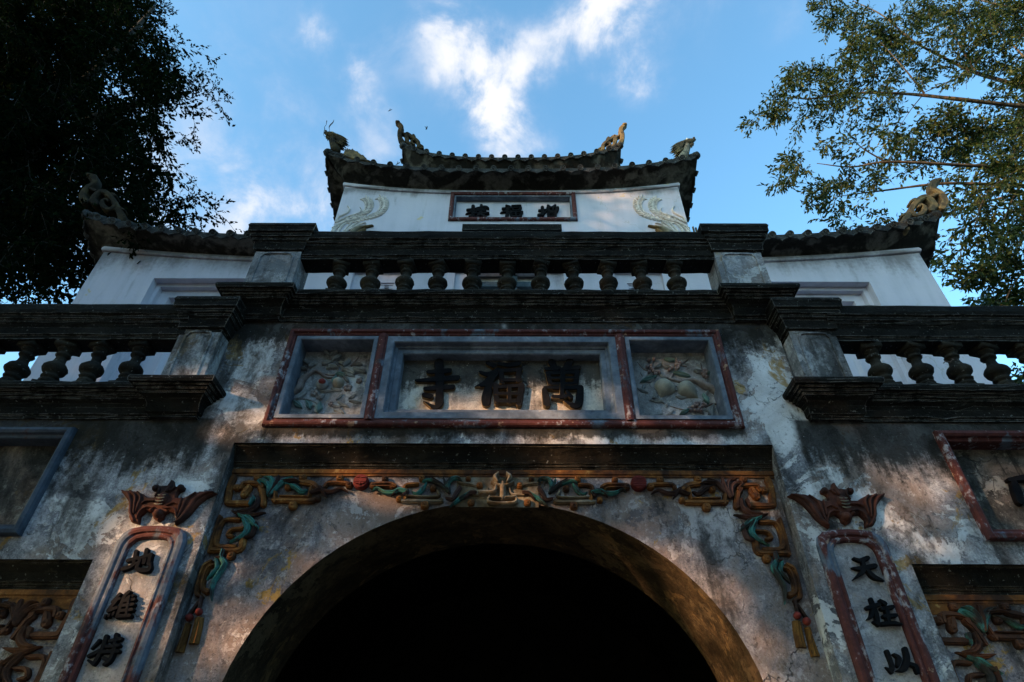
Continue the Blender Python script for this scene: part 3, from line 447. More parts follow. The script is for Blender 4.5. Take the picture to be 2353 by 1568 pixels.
PLUME=[(2.033,9.158,0.073,1.994,9.17,0.093,1.945,9.119,0.109,1.915,9.027,0.114,1.917,8.911,0.11,1.967,8.797,0.102,2.082,8.72,0.089,2.246,8.649,0.069,2.413,8.57,0.044,2.561,8.45,0.019,),(2.26,9.149,0.073,2.226,9.154,0.093,2.174,9.103,0.109,2.14,9.01,0.111,2.138,8.903,0.107,2.183,8.813,0.09,2.285,8.733,0.07,2.449,8.63,0.044,2.559,8.528,0.019,)]
TENDRIL=[(2.271,8.946,0.004,2.234,8.878,0.019,2.258,8.797,0.027,2.411,8.717,0.028,2.56,8.59,0.025,),(2.464,8.971,0.004,2.414,8.895,0.027,2.44,8.797,0.027,2.539,8.709,0.027,2.571,8.598,0.025,),(2.213,8.705,0.008,2.297,8.645,0.023,2.442,8.59,0.028,2.584,8.466,0.031,),(2.116,8.578,0.006,2.206,8.547,0.031,2.319,8.427,0.031,),(2.106,8.531,0.006,2.172,8.492,0.028,2.262,8.419,0.031,),(2.204,8.59,0.006,2.302,8.512,0.032,2.375,8.366,0.037,),(2.316,8.586,0.007,2.376,8.496,0.035,2.429,8.358,0.037,),(2.406,8.586,0.008,2.472,8.466,0.037,2.498,8.351,0.037,),(2.481,8.52,0.007,2.545,8.42,0.037,2.567,8.343,0.043,),(2.534,8.528,0.007,2.577,8.427,0.037,2.587,8.343,0.043,)]
BIRD=[(1.996,8.503,0.005,2.069,8.484,0.031,2.147,8.461,0.043,),(2.094,8.426,0.005,2.133,8.396,0.049,2.171,8.35,0.073,),(2.148,8.465,0.043,2.206,8.45,0.074,2.259,8.396,0.08,2.281,8.343,0.073,)]
PEACHBRANCH=[(1.605,4.153,0.06,1.56,4.204,0.054,1.51,4.235,0.057,1.458,4.28,0.043,1.396,4.293,0.033,1.338,4.282,0.024,1.275,4.298,0.021,1.219,4.328,0.017,1.182,4.34,0.01,),(1.217,4.065,0.005,1.296,4.036,0.009,1.347,4.036,0.008,),(1.476,4.056,0.011,1.535,4.082,0.016,1.597,4.074,0.016,),(1.028,4.471,0.004,1.072,4.4,0.009,1.114,4.383,0.01,),(1.134,4.438,0.008,1.158,4.483,0.015,),(1.326,4.45,0.014,1.34,4.506,0.017,),(1.36,4.439,0.013,1.422,4.489,0.01,),(1.368,4.434,0.012,1.403,4.427,0.01,),(1.283,4.346,0.019,1.258,4.308,0.014,),(1.533,4.32,0.014,1.528,4.261,0.017,),(1.52,4.396,0.013,1.519,4.462,0.005,),(1.345,4.298,0.019,1.355,4.256,0.019,),(1.344,4.506,0.012,1.302,4.517,0.005,)]
PEACHLEAF=[(1.029,4.274,0.004,1.085,4.301,0.04,1.156,4.324,0.005,),(1.287,4.358,0.008,1.349,4.35,0.042,1.411,4.318,0.005,),(1.449,4.382,0.004,1.476,4.374,0.034,1.504,4.363,0.014,),(1.546,4.352,0.014,1.573,4.358,0.039,1.6,4.352,0.004,),(1.154,4.403,0.004,1.181,4.425,0.039,1.21,4.444,0.004,),(1.209,4.436,0.005,1.237,4.417,0.029,1.271,4.408,0.005,),(1.241,4.489,0.004,1.278,4.481,0.03,1.315,4.475,0.01,),(1.278,3.989,0.004,1.312,4.006,0.036,1.351,4.026,0.007,),(1.508,3.978,0.027,1.513,4.022,0.05,1.536,4.067,0.014,),(1.476,4.157,0.014,1.493,4.122,0.046,1.502,4.084,0.014,)]
BERRIES=[(1.128,4.422,0.015,),(1.124,4.399,0.015,),(1.133,4.382,0.015,),(1.106,4.361,0.014,),(1.138,4.366,0.014,),(1.161,4.362,0.014,),(1.181,4.362,0.014,),(1.098,4.413,0.015,),(1.152,4.344,0.014,),(1.332,4.456,0.015,),(1.355,4.45,0.015,),(1.323,4.432,0.015,),(1.342,4.427,0.015,),(1.317,4.394,0.015,),(1.287,4.4,0.015,),(1.263,4.383,0.015,),(1.334,4.406,0.015,),(1.529,4.379,0.015,),(1.511,4.356,0.014,),(1.533,4.351,0.014,),(1.545,4.367,0.015,),(1.516,4.332,0.014,),(1.535,4.319,0.014,),(1.409,4.079,0.014,),(1.43,4.081,0.014,),(1.377,4.045,0.014,),(1.397,4.06,0.014,),(1.414,4.06,0.014,),(1.427,4.036,0.014,),(1.447,4.049,0.014,),(1.46,4.075,0.014,),(1.415,4.02,0.014,),(1.437,4.016,0.014,),(1.39,4.02,0.014,),(1.361,4.02,0.014,),(1.351,4.036,0.014,),(1.474,4.065,0.014,),(1.117,4.474,0.015,),(1.16,4.486,0.015,)]
PEACHES=[(1.198,4.229,0.07,1.163,4.138,),(1.241,4.218,0.049,1.166,4.141,),(1.364,4.209,0.07,1.444,4.132,)]
POMBRANCH=[(-1.582,4.151,0.028,-1.535,4.208,0.052,-1.529,4.276,0.053,-1.49,4.336,0.034,-1.434,4.366,0.029,-1.363,4.319,0.022,-1.318,4.309,0.019,-1.275,4.315,0.014,),(-1.434,4.363,0.015,-1.368,4.342,0.015,-1.296,4.336,0.017,-1.203,4.402,0.015,-1.171,4.447,0.012,-1.139,4.51,0.005,),(-1.507,4.336,0.019,-1.507,4.396,0.015,-1.522,4.445,0.009,),(-1.291,4.328,0.01,-1.19,4.331,0.011,-1.11,4.353,0.007,),(-1.337,4.457,0.007,-1.281,4.419,0.013,-1.281,4.358,0.01,),(-1.585,4.074,0.006,-1.518,4.115,0.009,-1.435,4.105,0.008,-1.367,4.075,0.005,),(-1.364,4.514,0.01,-1.35,4.474,0.01,-1.332,4.452,0.008,)]
POMLEAF=[(-1.56,4.465,0.02,-1.519,4.432,0.01,),(-1.461,4.429,0.005,-1.486,4.423,0.033,-1.508,4.4,0.008,),(-1.578,4.384,0.004,-1.55,4.39,0.026,-1.515,4.382,0.008,),(-1.41,4.428,0.004,-1.371,4.446,0.036,-1.332,4.453,0.005,),(-1.365,4.39,0.008,-1.329,4.416,0.055,-1.279,4.397,0.008,),(-1.329,4.473,0.006,-1.301,4.501,0.032,-1.271,4.514,0.004,),(-1.407,4.562,0.03,-1.367,4.516,0.01,),(-1.317,4.548,0.02,-1.359,4.524,0.008,),(-1.276,4.441,0.01,-1.254,4.441,0.035,-1.232,4.43,0.01,),(-1.233,4.422,0.029,-1.213,4.458,0.049,),(-1.173,4.429,0.008,-1.137,4.435,0.035,-1.098,4.428,0.008,),(-1.24,4.375,0.012,-1.194,4.38,0.061,-1.143,4.337,0.012,),(-1.142,4.386,0.044,-1.067,4.359,0.024,),(-1.553,4.09,0.007,-1.515,4.063,0.048,-1.477,4.034,0.007,),(-1.458,4.091,0.009,-1.427,4.059,0.052,-1.413,4.022,0.005,),(-1.348,3.993,0.004,-1.352,4.033,0.057,-1.344,4.068,0.018,),(-1.517,4.128,0.037,-1.488,4.172,0.042,),(-1.384,4.113,0.007,-1.358,4.121,0.035,-1.334,4.144,0.007,),(-1.217,4.31,0.014,-1.191,4.288,0.031,-1.171,4.262,0.007,),(-1.278,4.31,0.019,-1.285,4.277,0.043,-1.273,4.235,0.009,),(-1.278,4.331,0.01,-1.254,4.342,0.039,-1.215,4.321,0.014,)]
POMFRUIT=[(-1.37,4.243,0.059,),(-1.251,4.256,0.056,)]
POMRED=[(-1.369,4.244,0.039,)]
POMFLOWER=[(-1.414,4.167,0.04,),(-1.172,4.217,0.045,),(-1.271,4.07,0.028,),(-1.098,4.278,0.033,)]
EDGEGLYPH=[(3.34,3.452,0.029,3.408,3.463,0.04,3.481,3.473,0.046,),(3.366,3.447,0.034,3.354,3.379,0.062,3.335,3.302,0.05,)]
# ================================================================== setting
g=MB(); g.quad((-400,-400,0),(400,-400,0),(400,400,0),(-400,400,0))
tag(g.build('ground','paving'),kind='structure')

# ================================================================== front gate
YR=.113; ZC,RB,RA=2.032,1.27,1.5; XO=-.03
gate=empty('temple_gate'); tag(gate,'weathered stucco temple gate front with arch, name plaque and dark balustrades','gate')
WR,ZR=1.82,3.668; WS,ZS=2.43,2.873
HOLE=(-WR,WR,0,ZR); HSL=(-5.2,-WS,0,ZS); HSR=(WS,5.2,0,ZS)
PX,PZ0,PZ1=1.66,3.79,4.66                      # outer size of the name panel frame
pan=(-PX+.03,PX-.03,PZ0+.03,PZ1-.03)
SPX,SPZ0,SPZ1=2.93,3.01,3.765
spl=(-4.87,-SPX-.03,SPZ0+.03,SPZ1-.03); spr=(SPX+.03,4.87,SPZ0+.03,SPZ1-.03)
m=MB(); wallgrid(m,-2.12,2.12,ZS,4.95,0,[HOLE,pan]); wallgrid(m,-5.5,-2.12,0,4.05,0,[HSL,spl]); wallgrid(m,2.12,5.5,0,4.05,0,[HSR,spr]); wallgrid(m,-2.12,2.12,0,ZS,0,[HOLE])
for h in (HOLE,HSL,HSR): reveal(m,h,0,YR+.002,'lr')
reveal(m,pan,0,.2,'lrtb'); reveal(m,spl,0,.12); reveal(m,spr,0,.12)
m.quad((-2.12,0,4.05),(-2.12,0,4.95),(-2.12,1.55,4.95),(-2.12,1.55,4.05)); m.quad((2.12,0,4.05),(2.12,1.55,4.05),(2.12,1.55,4.95),(2.12,0,4.95))
m.quad((-2.12,0,4.95),(2.12,0,4.95),(2.12,1.55,4.95),(-2.12,1.55,4.95))
for s in (-1,1):
    m.quad((s*5.5,0,0),(s*5.5,0,4.05),(s*5.5,6.4,4.05),(s*5.5,6.4,0)); a,c=sorted((s*2.12,s*5.5)); m.quad((a,0,4.05),(c,0,4.05),(c,6.4,4.05),(a,6.4,4.05))
front=m.build('front_wall','plaster_front',gate)
def archwall(name,cx,w0,w1,zt,ra,rb,zc,y,mat):
    pts=[(cx+ra*math.cos(a),zc+rb*math.sin(a)) for a in np.linspace(0,math.pi,41)]
    m=MB(); top=[]
    for x,z in pts: top.append((x,zt))
    for i in range(40):
        (xa,za),(xb,zb)=pts[i],pts[i+1]; m.quad((xb,y,zb),(xa,y,za),(xa,y,zt),(xb,y,zt))
    m.quad((w0,y,0),(cx-ra,y,0),(cx-ra,y,zt),(w0,y,zt)); m.quad((cx+ra,y,0),(w1,y,0),(w1,y,zt),(cx+ra,y,zt))
    return m.build(name,mat,gate),pts
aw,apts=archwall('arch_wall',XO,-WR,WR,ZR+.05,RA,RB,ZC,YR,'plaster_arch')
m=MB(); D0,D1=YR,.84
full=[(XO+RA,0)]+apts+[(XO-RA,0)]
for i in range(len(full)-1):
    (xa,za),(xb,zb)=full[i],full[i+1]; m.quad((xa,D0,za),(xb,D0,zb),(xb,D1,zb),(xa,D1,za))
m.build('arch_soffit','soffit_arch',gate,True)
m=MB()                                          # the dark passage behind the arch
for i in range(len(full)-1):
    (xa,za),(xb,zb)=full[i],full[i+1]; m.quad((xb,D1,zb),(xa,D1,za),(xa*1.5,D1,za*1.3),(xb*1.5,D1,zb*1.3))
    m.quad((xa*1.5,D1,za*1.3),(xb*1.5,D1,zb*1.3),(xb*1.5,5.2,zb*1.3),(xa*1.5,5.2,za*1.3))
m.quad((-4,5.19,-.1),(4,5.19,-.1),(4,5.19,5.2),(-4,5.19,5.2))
m.build('passage_vault','passage_shade',gate)
for s in (-1,1):
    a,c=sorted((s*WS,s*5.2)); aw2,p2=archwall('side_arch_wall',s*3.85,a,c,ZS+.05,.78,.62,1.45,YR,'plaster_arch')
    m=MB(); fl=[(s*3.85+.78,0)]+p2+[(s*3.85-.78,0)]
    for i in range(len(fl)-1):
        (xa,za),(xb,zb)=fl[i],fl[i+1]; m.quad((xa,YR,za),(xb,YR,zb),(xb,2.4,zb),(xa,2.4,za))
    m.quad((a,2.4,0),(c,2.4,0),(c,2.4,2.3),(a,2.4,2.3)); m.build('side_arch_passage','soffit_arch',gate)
# dark cove moulding under the head of each recess, and the red strip below it
COVE=[(0,-.145),(.012,-.145),(.012,-.128),(.022,-.122),(.022,-.108),(.034,-.104),(.04,-.085),(.05,-.06),(.066,-.036),(.084,-.018),(.094,-.012),(.094,.0),(.111,.0)]
for x0,x1,zt in ((-WR,WR,ZR),(-5.2,-WS,ZS),(WS,5.2,ZS)):
    m=MB(); cornice(m,[(x0+.001,YR),(x1-.001,YR)],COVE,zt,jit=.0015); m.build('recess_cove','cove_stone',gate)
    m=MB(); cornice(m,[(x0+.002,YR),(x1-.002,YR)],[(0,-.192),(.010,-.192),(.010,-.178),(.018,-.175),(.018,-.146),(0,-.146)],zt); m.build('recess_fillet','fret_ochre',gate)

# ---- name panel: red roll frame, two dividers, stepped blue frames, recessed fields
ROLL=[(0,0),(0,-.022),(.006,-.034),(.016,-.040),(.030,-.038),(.036,-.028),(.038,-.020),(.052,-.018),(.054,-.010),(.066,-.010),(.066,.0)]
m=MB(); frame(m,-PX,PX,PZ0,PZ1,ROLL); np_frame=m.build('name_panel_frame','frame_red',gate)
for x in (-.93,.885):
    m=MB(); cornice(m,[(x,PZ0),(x,PZ1)],[(0,0)],0) if 0 else None
    sec=[(-.036,-.010),(-.034,-.022),(-.022,-.024),(-.018,-.036),(0,-.042),(.018,-.036),(.022,-.024),(.034,-.022),(.036,-.010)]
    vs=[(x+u,y,z) for z in (PZ0+.05,PZ1-.05) for u,y in sec]; k=len(sec)
    m.add(vs,[(i,i+1,k+i+1,k+i) for i in range(k-1)]); m.build('frame_divider','frame_red',np_frame)
LF=(-1.594,-.968,PZ0+.066,PZ1-.066); MF=(-.894,.849,PZ0+.066,PZ1-.066); RF=(.923,1.594,PZ0+.066,PZ1-.066)
LIP=[(0,-.02),(.028,-.02),(.034,-.012),(.034,.14)]
for h in (LF,RF):
    m=MB(); frame(m,*h,LIP); m.build('inner_frame','frame_blue',gate)
m=MB(); frame(m,*MF,[(0,-.018),(.05,-.018),(.056,-.006),(.056,.03),(.075,.034),(.075,.048),(.11,.048),(.118,.056),(.118,.14)]); m.build('inner_frame','frame_blue',gate)
m=MB(); m.quad((LF[0],.138,LF[2]),(LF[1],.138,LF[2]),(LF[1],.138,LF[3]),(LF[0],.138,LF[3])); lfield=m.build('relief_field','plaster_relief',gate)
m=MB(); m.quad((RF[0],.138,RF[2]),(RF[1],.138,RF[2]),(RF[1],.138,RF[3]),(RF[0],.138,RF[3])); rfield=m.build('relief_field','plaster_relief',gate)
m=MB(); m.quad((MF[0],.136,MF[2]),(MF[1],.136,MF[2]),(MF[1],.136,MF[3]),(MF[0],.136,MF[3])); nfield=m.build('name_field','plaster_panel',gate)
def glyph(strokes,y0,d,parent,side=None,mat='glyph_black'):
    m=MB()
    for i,st in enumerate(strokes): sweep(m,stroke_pts(st),y0,d+.0012*i,SEC_FLAT,4)
    o=m.build('character',mat,parent)
    if side:
        o.data.materials.append(MAT[side])
        for p in o.data.polygons:
            if abs(p.normal.y)<.35: p.material_index=1
    return o
for s in (TEMPLE,FORTUNE,MYRIAD): glyph(s,.137,.030,nfield,'glyph_side')
# ---- fruit branches in relief
def strokes(name,sts,y0,d,mat,parent,sec=SEC_ROUND,rel=False,mx=1,each=True,dx=0,dz=0,n=5):
    out=[]
    for i,st in enumerate(sts):
        m=MB(); sweep(m,stroke_pts(st,mx,dx,dz),y0,d*(1+.03*(i%5)),sec,n,rel); out.append(m.build(name,mat,parent,True))
    return out
YP=.139
strokes('branch',PEACHBRANCH,YP,.95,'relief_branch',rfield,rel=True)
for i,st in enumerate(PEACHLEAF):
    m=MB(); sweep(m,stroke_pts(st),YP,.040,SEC_LEAF,5); m.build('leaf','relief_grey' if i in (2,4,5,8) else 'relief_teal',rfield,True)
for x,z,r in BERRIES:
    m=MB(); ball(m,x,YP-.016,z,r*.98,.022,r*.98,8,6); m.build('blossom','relief_pink',rfield,True)
for i,(x,z,r,tx,tz) in enumerate(PEACHES):
    m=MB(); ball(m,x,YP,z,r*(.98 if i!=1 else .9),.075 if i!=1 else .05,r,18,12,(tx,tz)); m.build('peach','relief_peach',rfield,True)
strokes('branch',POMBRANCH,YP,.95,'relief_branch',lfield,rel=True)
for i,st in enumerate(POMLEAF):
    m=MB(); sweep(m,stroke_pts(st),YP,.038,SEC_LEAF,5); m.build('leaf','relief_teal' if i in (13,14,15,19,20) else 'relief_grey',lfield,True)
for i,(x,z,r) in enumerate(POMFRUIT):
    m=MB(); ball(m,x,YP,z,r*.8,.06,r*.8,18,12); fr_=m.build('pomegranate','relief_peach' if i else 'relief_grey',lfield,True)
for x,z,r in POMRED:
    m=MB(); ball(m,x+.005,YP-.035,z,r*.75,.035,r*.7,16,10)
    m.build('pomegranate_seeds','medallion_red',lfield,True)
for i,(x,z,r) in enumerate(POMFLOWER):
    m=MB()
    for k in range(5):
        a=k*1.257+.4*i; ball(m,x+r*.42*math.cos(a),YP-.006,z+r*.42*math.sin(a),r*.36,.018,r*.36,8,6)
    m.build('flower','relief_pink' if i>1 else 'relief_branch',lfield,True)

for fld,h,sd in ((lfield,LF,3),(rfield,RF,8)):
    rr2=random.Random(sd)
    for k in range(26):
        x=rr2.uniform(h[0]+.08,h[1]-.08); z=rr2.uniform(h[2]+.06,h[3]-.22); a=rr2.uniform(0,6.28); l=rr2.uniform(.035,.06)
        m=MB(); sweep(m,[(x-l*math.cos(a),z-l*math.sin(a)*.6,.006),(x,z+rr2.uniform(-.01,.01),rr2.uniform(.022,.034)),(x+l*math.cos(a),z+l*math.sin(a)*.6,.004)],YP,.016+.0008*(k%7),SEC_LEAF,4); m.build('leaf','relief_grey',fld,True)
# ---- side name panels at both edges of the picture
for s,h in ((-1,spl),(1,spr)):
    a,c=sorted((s*4.9,s*SPX)); m=MB(); frame(m,a,c,SPZ0,SPZ1,[(0,0),(0,-.03),(.008,-.046),(.03,-.052),(.046,-.04),(.05,-.016),(.062,-.012),(.07,-.012),(.075,-.004),(.075,.1)])
    fr_=m.build('side_panel_frame','frame_slate' if s<0 else 'frame_red',gate)
    m=MB(); m.quad((a,.098,SPZ0),(c,.098,SPZ0),(c,.098,SPZ1),(a,.098,SPZ1)); f2=m.build('side_panel_field','plaster_dark_panel',gate)
    if s>0: glyph(EDGEGLYPH,.098,.035,f2)

# ---- couplet boards with characters
def couplet(s,texts):
    def O(x,z): return (s*x,z)
    outer=[(1.9,1.0),(1.9,2.975),(1.918,3.028),(1.955,3.056),(2.03,3.07),(2.11,3.075),(2.19,3.07),(2.262,3.055),(2.297,3.026),(2.317,2.975),(2.317,1.0)]
    inner=[(1.985,1.0),(1.985,2.925),(1.985,2.952),(2.012,2.962),(2.014,2.99),(2.06,2.996),(2.11,2.998),(2.16,2.996),(2.20,2.988),(2.204,2.962),(2.232,2.95),(2.232,1.0)]
    inner=[inner[0],inner[1],(1.992,2.955),(2.018,2.985),(2.06,2.994),(2.11,2.997),(2.16,2.994),(2.198,2.983),(2.224,2.953),(2.232,2.925),(2.232,1.0)]
    prof=[(0,0),(0,-.024),(.12,-.04),(.35,-.046),(.52,-.042),(.60,-.03),(.68,-.03),(.78,-.038),(.92,-.034),(1.0,-.02),(1.0,.014)]
    vs=[];fs=[];k=len(prof)
    for (ax,az),(bx,bz) in zip(outer,inner):
        for u,y in prof: vs.append((s*(ax+(bx-ax)*u),y-.001,az+(bz-az)*u))
    for i in range(len(outer)-1):
        for j in range(k-1): fs.append((i*k+j,i*k+j+1,(i+1)*k+j+1,(i+1)*k+j))
    m=MB(); m.add(vs,fs); bd=m.build('couplet_frame','frame_mix' if s<0 else 'frame_red',gate)
    m=MB(); a,c=sorted((s*1.984,s*2.233)); m.quad((a,-.006,1.0),(c,-.006,1.0),(c,-.006,2.99),(a,-.006,2.99)); fd=m.build('couplet_field','plaster_couplet',gate)
    for t in texts: glyph(t,-.005,.026,fd)
couplet(-1,(EARTH,TIE,SPECIAL)); couplet(1,(HEAVEN,PILLAR,BY))
for s in (1,-1):
    m=MB(); poly(m,[(s*x,z) for x,z in BAT],-.001,.034); bt=m.build('bat_relief','bat_brown',gate)
    for st in BATRIB:
        m=MB(); sweep(m,stroke_pts(st,s),-.026,.026,SEC_ROUND,4); m.build('wing_ridge','bat_brown',bt,True)
    for i,(x,z,r) in enumerate(BATKNOB):
        m=MB(); ball(m,s*x,-.03,z,r*(.8 if i==2 else .95),.045 if i in (2,3) else .03,r,14,9); k=m.build(('eye','eye','belly','head','eye','eye')[i],'bat_brown',bt,True)
    x,z,r=BATKNOB[2]
    for j in range(4):
        m=MB(); sweep(m,[(s*x-r*.55,z-.045+j*.02,.007),(s*x,z-.05+j*.02,.009),(s*x+r*.55,z-.045+j*.02,.007)],-.072+.004*abs(j-1.5),.006,SEC_ROUND,3); m.build('belly_band','carved_pale',bt,True)

# ---- carved garland round the arch
gar=MB(); gar.box(-.30,.24,YR-.012,YR+.002,3.26,3.47); garland=gar.build('arch_garland','fret_grey',gate)
def cap_piece(o): o['side']=1; return o
pieces={1:[],-1:[]}
for s in (1,-1):
    L=pieces[s]
    for i,st in enumerate(FRET_A): 
        m=MB(); sweep(m,stroke_pts(st,s,-.0 if s>0 else -.045),YR,.030+.0012*i,SEC_RIDGE,4); L.append(m.build('fret_scroll','fret_grey' if i<4 else 'fret_ochre',garland))
    for i,st in enumerate(FRET_B+FRET_C):
        m=MB(); sweep(m,stroke_pts(st,s,0 if s>0 else -.03),YR,.032+.0012*(i%9),SEC_RIDGE,4); L.append(m.build('fret_scroll','fret_ochre',garland))
    for x,z,r in KNOBS:
        m=MB(); vs=[]
        for k in range(12):
            a=k*math.pi/6; vs.append((s*x-(.03 if s<0 else 0)+r*.5*1.9*math.cos(a)*.5*1.05,z+r*.95*math.sin(a)))
        poly(m,[(s*x-(.03 if s<0 else 0)+r*.92*math.copysign(abs(math.cos(a))**.7,math.cos(a)),z+r*.92*math.copysign(abs(math.sin(a))**.7,math.sin(a))) for a in np.linspace(0,2*math.pi,13)[:-1]],YR,.042,.2)
        ball(m,s*x-(.03 if s<0 else 0),YR-.040,z,r*.34,.010,r*.34,8,6); L.append(m.build('knob','fret_ochre',garland))
    for i,st in enumerate(LEAF_T):
        m=MB(); sweep(m,stroke_pts(st,s,0 if s>0 else -.03),YR-.016,.034+.002*(i%4),SEC_LEAF,5); L.append(m.build('acanthus_leaf','acanthus_teal' if i not in (2,5,8,9,12) else 'acanthus_brown',garland,True))
    for i,st in enumerate(LEAF_B):
        m=MB(); sweep(m,stroke_pts(st,s,0 if s>0 else -.03),YR-.015,.033+.002*(i%4),SEC_LEAF,5); L.append(m.build('acanthus_leaf','acanthus_brown' if not(s<0 and i in (4,6,8,9,11)) else 'acanthus_teal',garland,True))
    for x,z,r in BEADS:
        m=MB(); ball(m,s*x-(.03 if s<0 else 0),YR-.03,z,r,.03,r,10,8); L.append(m.build('bead','medallion_red',garland,True))
    for st in TASSEL:
        m=MB(); p=stroke_pts(st,s,0 if s>0 else -.03)
        sec=[(-1,0)]+[(math.cos(a)*-1,-.55*abs(math.sin(a))*(1+.14*math.cos(9*a))-.1) for a in np.linspace(.02,math.pi-.02,19)]+[(1,0)]
        sweep(m,p,YR,.055,sec,5,round_ends=False); L.append(m.build('tassel','tassel_gold',garland))
    x,z,r=MEDAL[0]; x=s*x-(.03 if s<0 else 0)
    m=MB(); poly(m,[(x+r*1.02*math.cos(a),z+r*1.02*math.sin(a)) for a in np.linspace(0,2*math.pi,33)[:-1]],YR,.05,.12); md=m.build('medallion','medallion_red',garland)
    m=MB()
    if s<0:
        for st in ([(-.55,.45),(-.25,.45)],[(.1,.45),(.55,.45)],[(-.75,.18),(.75,.18)],[(-.8,0),(.8,0)],[(-.75,-.18),(.75,-.18)],[(-.5,-.42),(-.05,-.42)],[(.2,-.42),(.5,-.42)],[(0,.62),(0,.22)],[(0,-.2),(0,-.62)]):
            sweep(m,[(x+a*r,z+c*r,.009) for a,c in st],YR-.049,.012,SEC_FLAT,3)
    else:
        for j in range(5): 
            zz=.55-.27*j; sweep(m,[(x-math.sqrt(1-zz*zz)*.85*r,z+zz*r,.010),(x+math.sqrt(1-zz*zz)*.85*r,z+zz*r,.010)],YR-.049,.009,SEC_FLAT,3)
    m.build('longevity_sign','medallion_red',md)
for i,st in enumerate(URN):
    m=MB(); sweep(m,stroke_pts(st),YR-.012,.045+.004*i,SEC_RIDGE if i in (2,3) else SEC_ROUND,5); m.build('urn_band','fret_grey',garland,True)
# the side arches carry the same carving: copies that share their meshes
for s in (1,-1):
    m=MB(); a,c=sorted((-s*2.45,-s*2.9)); m.box(a,c,YR-.006,YR+.002,2.62,2.685); sg=m.build('side_arch_garland','fret_ochre',gate)
    for o in pieces[s]:
        xs=[v.co.x for v in o.data.vertices]; xm=sum(xs)/len(xs)*s
        if xm>1.02:
            q=o.copy(); SC.collection.objects.link(q); q.parent=sg; q.location=(-s*4.262,0,-.80)
            if 'teal' not in o.data.materials[0].name or s>0: q.material_slots[0].link='OBJECT'; q.material_slots[0].material=MAT['fret_rust']

# ---- balconies: base cornice, pillars, balusters, hand rail
BASE=[(0,-.235),(.014,-.235),(.014,-.214),(.028,-.205),(.028,-.15),(.04,-.125),(.06,-.108),(.072,-.104),(.072,-.09),(.088,-.086),(.088,-.07),(.108,-.066),(.108,-.052),(.134,-.05),(.142,-.03),(.14,-.012),(.132,0),(-.30,0)]
CAPP=[(-.02,-.29),(.0,-.29),(.0,-.265),(.022,-.255),(.022,-.235),(.03,-.18),(.048,-.165),(.048,-.145),(.066,-.135),(.066,-.105),(.088,-.092),(.09,-.05),(.098,-.03),(.088,0),(-.16,0)]
def railprof(z0,h):
    f=h/.32
    front=[(-.115,0),(-.115,.03),(-.128,.036),(-.128,.10),(-.14,.125),(-.152,.135),(-.152,.155),(-.166,.162),(-.166,.19),(-.184,.20),(-.19,.23),(-.188,.285),(-.17,.30)]
    return [(y,z0+z*f) for y,z in front]+[(.06,z0+.30*f),(.075,z0+.27*f),(.075,z0+.2*f),(.05,z0+.14*f),(.05,z0)]
def rail(x0,x1,z0,h,parent):
    P=np.array(railprof(z0,h)); k=len(P); m=MB(); n=max(2,int((x1-x0)/.12)); vs=[]
    for i in range(n+1):
        q=P+rng.normal(0,.0022,P.shape)*(0 if i in (0,n) else 1)
        if rng.uniform()<.3: c=int(rng.integers(6,13)); q[c]+=np.array((abs(rng.normal(0,.008)),-abs(rng.normal(0,.006))))
        vs+=[(x0+(x1-x0)*i/n,y,z) for y,z in q]
    fs=[(i*k+j,i*k+(j+1)%k,(i+1)*k+(j+1)%k,(i+1)*k+j) for i in range(n) for j in range(k)]+[tuple(range(k)),tuple(range(n*k,n*k+k))[::-1]]
    m.add(vs,fs); return m.build('hand_rail','black_stone',parent)
def rough(o,amt=.004,cuts=0):
    return o
def pillar(x0,x1,z0,z1,parent,yf=-.125,yb=.10):
    m=MB(); m.box(x0,x1,yf,yb,z0-.004,z1+.02); o=m.build('pillar','plaster_pillar',parent)
    a,c=x0+.055,x1-.055; t=z1-.03; bz=z0+.045; k=.035
    out=[(a,bz),(c,bz),(c,t-k),(c-.012,t-k+.012),(c-.02,t),(c-k-.03,t+.006),(a+k+.03,t+.006),(a+.02,t),(a+.012,t-k+.012),(a,t-k)]
    m=MB(); pts=[(x,z,.016) for x,z in out]+[(out[0][0],out[0][1],.016)]
    for i in range(len(pts)-1): sweep(m,[pts[i],pts[i+1]],yf,.012+.0006*(i%3),SEC_FLAT,2)
    m.build('panel_moulding','plaster_pillar',o)
    m=MB(); cx,cz=(x0+x1)/2,(z0+z1)/2
    cornice(m,[(x0,yf),(x1,yf),(x1,yb),(x0,yb)],CAPP,z1+.265,closed=True,jit=.002,step=.07)
    m.quad((x0-.09,yf-.09,z1+.264),(x1+.09,yf-.09,z1+.264),(x1+.09,yb+.09,z1+.264),(x0-.09,yb+.09,z1+.264)); m.build('pillar_cap','black_stone',parent)
    return o
LP=[(.0,.045),(.018,.056),(.03,.060),(.042,.056),(.05,.044),(.058,.046),(.066,.056),(.078,.060),(.09,.054),(.098,.048),(.112,.064),(.13,.078),(.15,.083),(.168,.080),(.186,.068),(.205,.048),(.225,.038),(.255,.036),(.272,.040),(.278,.050),(.29,.053),(.30,.047),(.306,.040),(.316,.040),(.326,.052),(.34,.058),(.352,.052),(.36,.046)]
def baluster_mesh():
    m=MB(); n=20; vs=[];fs=[]
    for z,r in LP:
        for k in range(n): vs.append((r*math.cos(2*math.pi*k/n),r*math.sin(2*math.pi*k/n),.03+z*.94))
    for i in range(len(LP)-1):
        for k in range(n): fs.append((i*n+k,i*n+(k+1)%n,(i+1)*n+(k+1)%n,(i+1)*n+k))
    m.add(vs,fs); m.box(-.068,.068,-.068,.068,0,.032); m.box(-.07,.07,-.07,.07,.36,.402)
    return m
BV=[]
